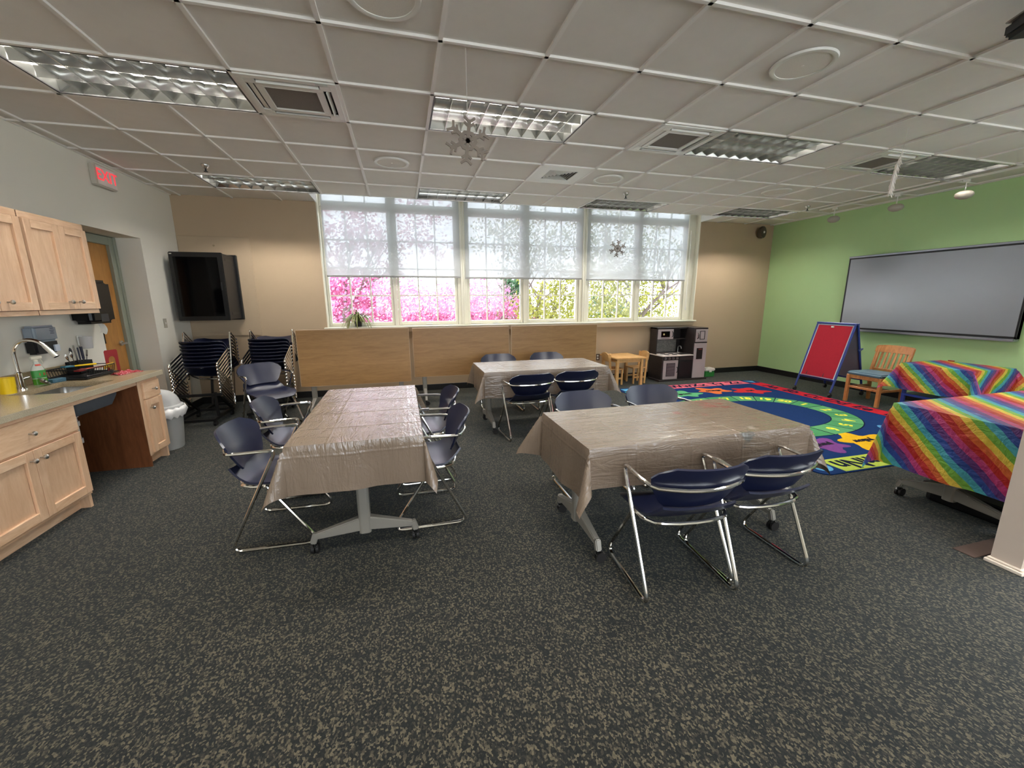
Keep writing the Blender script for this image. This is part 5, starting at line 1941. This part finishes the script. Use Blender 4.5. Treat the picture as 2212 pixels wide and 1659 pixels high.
# ---------------- oak library chair
oc = thing('oak_chair', 'oak slat-back chair with blue grey padded seat by the easel', 'chair', (6.385, 4.10, 0))
F0, B0, HWc = -0.225, 0.215, 0.205
for sy in (-1, 1):
    MB().bar((F0 + 0.02, sy * HWc, 0.0), (F0 + 0.02, sy * HWc, 0.40), 0.042, 0.042, (1, 0, 0)).build('leg', M_OAK, oc, bevel=0.005)
    b = MB().bar((B0 + 0.03, sy * HWc, 0.0), (B0 - 0.01, sy * HWc, 0.41), 0.038, 0.042, (1, 0, 0)).bar((B0 - 0.012, sy * HWc, 0.40), (B0 + 0.085, sy * HWc, 0.78), 0.038, 0.04, (1, 0, 0))
    b.build('back_leg', M_OAK, oc, bevel=0.005)
    MB().bar((F0 + 0.02, sy * HWc, 0.215), (B0 + 0.01, sy * HWc, 0.215), 0.02, 0.032).build('stretcher', M_OAK, oc, bevel=0.003)
    MB().bar((F0 + 0.02, sy * HWc, 0.375), (B0, sy * HWc, 0.375), 0.022, 0.055).build('seat_rail', M_OAK, oc, bevel=0.003)
MB().bar((F0 + 0.02, -HWc, 0.375), (F0 + 0.02, HWc, 0.375), 0.022, 0.055).build('seat_rail', M_OAK, oc, bevel=0.003)
MB().bar((F0 + 0.02, -HWc, 0.225), (F0 + 0.02, HWc, 0.225), 0.02, 0.03).build('stretcher', M_OAK, oc, bevel=0.003)
MB().bar((-0.02, -HWc, 0.215), (-0.02, HWc, 0.215), 0.02, 0.03).build('stretcher', M_OAK, oc, bevel=0.003)
m = MB().prism([(F0 - 0.01, -0.225), (B0 - 0.03, -0.21), (B0 - 0.03, 0.21), (F0 - 0.01, 0.225)], 0.40, 0.448)
m.build('seat_pad', plain('blue_grey_vinyl', srgb(96, 124, 140), 0.5, var=0.05, bump=0.1, bscale=300), oc, bevel=0.016, seg=3)


def crest(u, v):
    y = (u * 2 - 1) * (0.235 - 0.02 * (v > 0.9))
    z = 0.70 + 0.105 * v * (1 - 0.06 * abs(u * 2 - 1) ** 4)
    return (B0 + 0.062 + 0.26 * (z - 0.70) + 0.03 * (1 - (u * 2 - 1) ** 2), y, z)


MB().shell(crest, 12, 6, 0.024).build('crest_rail', M_OAK, oc, smooth=True)
MB().bar((B0 + 0.005, -HWc, 0.462), (B0 + 0.005, HWc, 0.462), 0.022, 0.035).build('lower_rail', M_OAK, oc, bevel=0.003)
for i in range(6):
    y = -0.145 + i * 0.058
    p = [(B0 + 0.008, y, 0.47), (B0 + 0.045, y, 0.59), (B0 + 0.078, y, 0.71)]
    m = MB()
    m.bar(p[0], p[1], 0.026, 0.010, (1, 0, 0)).bar(p[1], p[2], 0.026, 0.010, (1, 0, 0))
    m.build('slat', M_OAK, oc)

# ---------------- toy kitchen
tk = thing('toy_kitchen', 'black and silver wooden toy kitchen under the window corner', 'toy kitchen', (0, 0, 0))
KX0, KX1, KF, KB = 4.445, 5.37, 6.25, 6.66
FXk = 5.085                                     # fridge side
M_ESP = wood('espresso_board', srgb(48, 40, 38), srgb(34, 28, 27), (2, 12, 12), 0.45, 0.8)
M_KGREY = plain('toy_silver_panel', srgb(176, 164, 164), 0.4, var=0.02)
M_KWHITE = plain('toy_counter_white', srgb(222, 210, 202), 0.4, var=0.02)
hy = 6.455                                      # front of the upper shelf
b = MB()
b.prism([(KB, 0), (KF + 0.02, 0), (KF, 0.06), (KF, 0.455), (hy, 0.455), (hy, 0.955), (KB, 0.955)], KX0, KX0 + 0.016, Matrix(((0, 0, 1, 0), (1, 0, 0, 0), (0, 1, 0, 0), (0, 0, 0, 1))))
b.build('side_panel', M_ESP, tk)
MB().box(KX0, KX1, KB - 0.012, KB, 0.0, 0.95).build('back_panel', M_ESP, tk)
MB().box(KX0 + 0.016, FXk, KF + 0.008, KB - 0.012, 0.03, 0.445).build('base_body', M_ESP, tk)
MB().box(KX0 - 0.04, KX1 + 0.045, KF - 0.005, KB - 0.05, 0.0, 0.032).build('plinth', M_ESP, tk, bevel=0.004)
MB().box(KX0 - 0.012, FXk, KF - 0.02, KB - 0.012, 0.455, 0.475).build('worktop', M_KWHITE, tk, bevel=0.004)
for x in (4.60, 4.76):
    for y in (6.34, 6.46):
        MB().cyl((x, y, 0.475), (x, y, 0.479), 0.045, n=18).build('burner', M_BLACK, tk)
MB().box(4.87, 5.05, 6.30, 6.48, 0.474, 0.478).build('sink_basin', M_DARKGREY, tk)
MB().tube(fillet([(4.98, 6.55, 0.475), (4.98, 6.55, 0.60), (4.98, 6.47, 0.61), (4.98, 6.45, 0.56)], 0.04), 0.009, 8).build('tap', M_BRUSHED, tk, smooth=True)
MB().box(KX0 + 0.016, 5.00, KB - 0.018, KB - 0.012, 0.49, 0.74).build('backsplash', M_HERR, tk)
MB().box(KX0, FXk, hy, KB, 0.935, 0.955).build('top_shelf', M_ESP, tk)
MB().box(KX0 + 0.016, FXk, hy + 0.02, KB - 0.012, 0.735, 0.75).build('upper_shelf', M_ESP, tk)
mw = MB().box(KX0 + 0.02, KX0 + 0.345, hy - 0.006, hy + 0.012, 0.745, 0.925).build('microwave_door', M_KGREY, tk, bevel=0.003)
MB().box(KX0 + 0.085, KX0 + 0.265, hy - 0.010, hy - 0.005, 0.785, 0.890).build('glass', M_BLACKG, mw)
MB().cyl((KX0 + 0.14, hy - 0.0105, 0.835), (KX0 + 0.14, hy - 0.0115, 0.835), 0.018, n=14).build('dial', plain('tan_dial', srgb(196, 168, 120), 0.5), mw)
MB().tube(fillet([(KX0 + 0.315, hy - 0.006, 0.785), (KX0 + 0.315, hy - 0.03, 0.80), (KX0 + 0.315, hy - 0.03, 0.87), (KX0 + 0.315, hy - 0.006, 0.885)], 0.012), 0.006, 6).build('handle', M_BLACK, mw)
MB().box(KX0 + 0.09, KX0 + 0.26, hy - 0.008, hy - 0.005, 0.765, 0.771).build('trim_strip', M_BLACK, mw)
od = MB().box(4.475, 4.775, KF - 0.008, KF + 0.008, 0.04, 0.385).build('oven_door', M_KGREY, tk, bevel=0.003)
MB().box(4.535, 4.715, KF - 0.012, KF - 0.007, 0.095, 0.335).build('oven_window', plain('oven_window', srgb(44, 40, 46), 0.3), od)
for i in range(11):
    MB().box(4.545, 4.705, KF - 0.015, KF - 0.011, 0.108 + i * 0.0205, 0.112 + i * 0.0205).build('rack_bar', M_KGREY, od)
MB().tube(fillet([(4.755, KF - 0.008, 0.16), (4.755, KF - 0.032, 0.175), (4.755, KF - 0.032, 0.245), (4.755, KF - 0.008, 0.26)], 0.012), 0.006, 6).build('handle', M_BLACK, od)
for i in range(4):
    kb = MB().cyl((4.505 + i * 0.078, KF - 0.004, 0.424), (4.505 + i * 0.078, KF - 0.024, 0.424), 0.024, 0.021, n=16).build('control_knob', M_BRUSHED, tk, smooth=True)
    MB().box(4.505 + i * 0.078 - 0.003, 4.505 + i * 0.078 + 0.003, KF - 0.029, KF - 0.023, 0.406, 0.442).build('grip', M_BLACK, kb)
MB().box(4.80, FXk - 0.005, KF - 0.006, KF + 0.008, 0.04, 0.365).build('cupboard_door', M_BLACK, tk, bevel=0.003)
MB().box(4.80, FXk - 0.005, KF - 0.006, KF + 0.008, 0.375, 0.445).build('drawer_front', M_ESP, tk, bevel=0.003)
MB().box(FXk, KX1, KF + 0.008, KB - 0.012, 0.03, 0.955).build('fridge_body', M_ESP, tk)
fd = MB().box(FXk + 0.01, KX1 - 0.01, KF - 0.008, KF + 0.008, 0.04, 0.675).build('fridge_door', M_KGREY, tk, bevel=0.003)
MB().box(FXk + 0.062, FXk + 0.19, KF - 0.012, KF - 0.007, 0.385, 0.59).build('ice_dispenser', M_BLACK, fd, bevel=0.002)
for i in range(3):
    MB().box(FXk + 0.10 + i * 0.025, FXk + 0.115 + i * 0.025, KF - 0.014, KF - 0.011, 0.56, 0.575).build('button', plain('red_button', srgb(150, 60, 56), 0.4), fd)
zd = MB().box(FXk + 0.025, KX1 - 0.01, KF - 0.008, KF + 0.008, 0.70, 0.925).build('freezer_door', M_KGREY, tk, bevel=0.003)
b = MB().box(FXk + 0.105, FXk + 0.21, KF - 0.012, KF - 0.007, 0.745, 0.755).box(FXk + 0.105, FXk + 0.21, KF - 0.012, KF - 0.007, 0.89, 0.90).box(FXk + 0.105, FXk + 0.115, KF - 0.012, KF - 0.007, 0.745, 0.90).box(FXk + 0.20, FXk + 0.21, KF - 0.012, KF - 0.007, 0.745, 0.90)
b.build('window_frame', M_BLACK, zd)
MB().tube(fillet([(FXk + 0.06, KF - 0.008, 0.76), (FXk + 0.06, KF - 0.034, 0.775), (FXk + 0.06, KF - 0.034, 0.845), (FXk + 0.06, KF - 0.008, 0.86)], 0.012), 0.007, 6).build('handle', M_BLACK, zd)

# ---------------- children's table and chairs
kt = thing('kids_table', 'small pale wooden table for children beside the toy kitchen', 'table', (3.70, 6.34, 0))
MB().box(-0.285, 0.285, -0.31, 0.30, 0.475, 0.50).build('tabletop', M_PINE, kt, bevel=0.006, seg=2)
for sx in (-1, 1):
    for sy in (-1, 1):
        MB().box(sx * 0.23 - 0.024, sx * 0.23 + 0.024, sy * 0.25 - 0.024, sy * 0.25 + 0.024, 0, 0.475).build('leg', M_PINE, kt, bevel=0.005)
    MB().box(sx * 0.23 - 0.01, sx * 0.23 + 0.01, -0.23, 0.23, 0.415, 0.475).build('apron', M_PINE, kt)
for sy in (-1, 1):
    MB().box(-0.21, 0.21, sy * 0.25 - 0.01, sy * 0.25 + 0.01, 0.415, 0.475).build('apron', M_PINE, kt)
for x, y, rz, lab in ((3.545, 6.34, 0, 'small pale wooden child chair left of the little table'), (3.985, 6.36, pi, 'small pale wooden child chair between little table and toy kitchen')):
    kc = thing('kids_chair', lab, 'chair', (x, y, 0), rz, group='children chairs')
    # faces +x
    MB().box(-0.12, 0.125, -0.13, 0.13, 0.27, 0.29).build('seat', M_PINE, kc, bevel=0.005)
    for sy in (-1, 1):
        MB().box(0.085, 0.115, sy * 0.11 - 0.014, sy * 0.11 + 0.014, 0, 0.27).build('leg', M_PINE, kc, bevel=0.003)
        MB().bar((-0.115, sy * 0.115, 0.0), (-0.15, sy * 0.115, 0.55), 0.026, 0.032, (1, 0, 0)).build('back_leg', M_PINE, kc, bevel=0.003)
        MB().box(-0.11, 0.09, sy * 0.112 - 0.008, sy * 0.112 + 0.008, 0.10, 0.13).build('stretcher', M_PINE, kc)

    def kcrest(u, v):
        t_ = u * 2 - 1
        return (-0.152 - 0.018 * v + 0.0, t_ * 0.128, 0.42 + v * (0.115 + 0.035 * (1 - t_ * t_)))
    MB().shell(kcrest, 10, 4, 0.018).build('backrest', M_PINE, kc, smooth=True)

gb = thing('lunch_box', 'small green box with white lid on the carpet beside the toy kitchen', 'box', (5.64, 6.50, 0))
MB().box(-0.11, 0.11, -0.08, 0.08, 0.0, 0.11).build('body', plain('green_plastic', srgb(50, 130, 60), 0.4), gb, bevel=0.012, seg=2)
MB().box(-0.118, 0.118, -0.088, 0.088, 0.11, 0.165).build('lid', plain('white_plastic', srgb(220, 214, 206), 0.4), gb, bevel=0.016, seg=3)
MB().box(-0.03, 0.03, -0.094, -0.086, 0.09, 0.125).build('clasp', plain('white_plastic', srgb(220, 214, 206), 0.4), gb, bevel=0.003)

# dark mat behind the partition
mt_ = MB().box(0, 0.55, 0.0, 0.10, 0, 0.006)
o = tag(mt_.build('floor_mat', plain('brown_mat', srgb(78, 62, 54), 0.8, var=0.1, nscale=80), None, bevel=0.002), 'narrow brown mat on the carpet beside the partition foot', 'mat')
o.location = (3.10, 1.325, 0)


# ================================================================ OUTSIDE
GZ = -3.3
struct(MB().box(-40, 50, -40, 70, GZ - 0.2, GZ).build('ground', plain('pale_paving', srgb(222, 220, 216), 0.9, var=0.06, nscale=0.3)))
M_BARK = plain('bark', srgb(92, 80, 76), 0.9, var=0.2, nscale=12, bump=0.4, bscale=60)


def petal_mat(name, cols):
    t = NT(name)
    v = t.coord('Object')
    f = t.noise(v, 3.2, 5, 0.75)
    n = len(cols)
    c = t.ramp(f, [(0.30 + 0.4 * i / max(1, n - 1), srgb(*q)) for i, q in enumerate(cols)])
    t.link(c, t.b.inputs['Base Color'])
    t.b.inputs['Roughness'].default_value = 0.8
    tl = t.add('ShaderNodeBsdfTranslucent')
    t.link(c, tl.inputs['Color'])
    mx = t.add('ShaderNodeMixShader')
    mx.inputs[0].default_value = 0.35
    t.link(t.b.outputs[0], mx.inputs[1])
    t.link(tl.outputs[0], mx.inputs[2])
    t.link(mx.outputs[0], t.out.inputs['Surface'])
    return t.m


def tree(name, label, base, height, spread, mat, leaf, seed, group, blobs, zlo=0.30):
    """trunk and branches, plus petals or leaves clustered in the crown volumes (centre, radii, count)"""
    random.seed(seed)
    tr = thing(name, label, 'tree', base, group=group)
    wood_ = MB()

    def grow(p, d, ln, r, depth):
        path = [p]
        q, dd = Vector(p), Vector(d)
        for k in range(4):
            dd = (dd + Vector((random.uniform(-.2, .2), random.uniform(-.2, .2), random.uniform(-.06, .14)))).normalized()
            q = q + dd * ln / 4
            path.append(q.copy())
        wood_.tube(path, [r * (1 - 0.1 * i) for i in range(5)], 6)
        if depth < 4:
            for _ in range(random.choice((2, 3, 3))):
                a = random.uniform(0, 2 * pi)
                side = Vector((cos(a) * spread, sin(a) * spread, random.uniform(-0.1, 0.6)))
                grow(q, (dd * 0.75 + side * 0.75).normalized(), ln * random.uniform(0.62, 0.8), r * 0.6, depth + 1)
    grow(Vector((0, 0, 0)), Vector((0.03, 0, 1)), height * zlo, height * 0.02, 0)
    wood_.build('branches', M_BARK, tr, smooth=True)
    lf = MB()
    V, F = [], []
    B = Vector(base)
    for cen, rad, count, per in blobs:
        for _ in range(count // per):
            d = Vector((random.gauss(0, 1), random.gauss(0, 1), random.gauss(0, 1))).normalized() * random.random() ** 0.38
            c = Vector(cen) - B + Vector((d.x * rad[0], d.y * rad[1], d.z * rad[2]))
            for _k in range(per):
                p = c + Vector((random.gauss(0, 0.085), random.gauss(0, 0.085), random.gauss(0, 0.085)))
                n = Vector((random.gauss(0, 1), random.gauss(0, 1), random.gauss(0, 1))).normalized()
                u = n.orthogonal().normalized()
                w = n.cross(u)
                r = leaf * random.uniform(0.6, 1.25)
                o = len(V)
                V += [p + u * r, p + w * r * 0.7 + n * r * 0.25, p - u * r, p - w * r * 0.7 + n * r * 0.25]
                F.append((o, o + 1, o + 2, o + 3))
    lf._add(V, F)
    fo = lf.build('foliage', mat, tr)
    fo['kind'] = 'stuff'
    return tr


M_PINK = petal_mat('cherry_blossom', [(160, 72, 116), (202, 120, 160), (232, 186, 208)])
M_YGREEN = petal_mat('spring_leaves', [(84, 92, 30), (128, 128, 50), (176, 172, 90)])
M_DGREEN = petal_mat('evergreen', [(30, 58, 38), (56, 88, 56), (86, 114, 76)])
GB = 'trees outside the windows'
tree('cherry_tree', 'pink blossoming cherry tree outside the left window', (-1.5, 14.3, GZ), 8.2, 0.95, M_PINK, 0.055, 4, GB,
     (((-1.1, 13.66, 0.29), (3.05, 1.22, 2.13), 27000, 9), ((-1.46, 14.15, 2.85), (1.71, 1.22, 1.59), 3600, 14), ((0.85, 13.91, 3.82), (1.1, 0.98, 1.59), 1200, 10),))
tree('cherry_tree', 'pink blossoming cherry tree outside the middle window', (2.4, 15.3, GZ), 6.4, 1.0, M_PINK, 0.055, 9, GB,
     (((2.44, 14.64, 0.1), (2.32, 1.22, 2.13), 17000, 9), ((4.88, 15.13, -0.57), (1.22, 0.98, 1.46), 3400, 9),))
tree('spring_tree', 'yellow green spring tree outside the right window', (7.2, 12.8, GZ), 8.6, 1.0, M_YGREEN, 0.05, 12, GB,
     (((6.6, 12.6, 0.7), (3.2, 1.2, 2.0), 13000, 6), ((7.0, 12.8, 3.0), (2.8, 1.2, 1.5), 5000, 7)))
tree('spring_tree', 'yellow green spring tree outside behind the middle window', (4.6, 15.6, GZ), 8.0, 0.95, M_YGREEN, 0.055, 17, GB,
     (((5.0, 15.4, 0.2), (2.4, 1.2, 1.6), 6000, 7), ((4.4, 15.4, 3.6), (1.8, 1.0, 1.5), 2600, 9)))
tree('evergreen_tree', 'dark green conifer standing far outside the middle window', (7.0, 26.0, GZ), 7.0, 0.5, M_DGREEN, 0.10, 21, GB,
     (((7.0, 26.0, -0.6), (1.9, 1.4, 1.6), 3600, 12), ((7.0, 26.0, 1.6), (1.1, 1.0, 1.6), 2400, 12)))
tree('evergreen_tree', 'green tree far outside the right window', (15.5, 30.0, GZ), 6.0, 0.8, M_DGREEN, 0.12, 25, GB,
     (((15.5, 30.0, -0.5), (3.4, 2.0, 2.2), 5200, 12),))
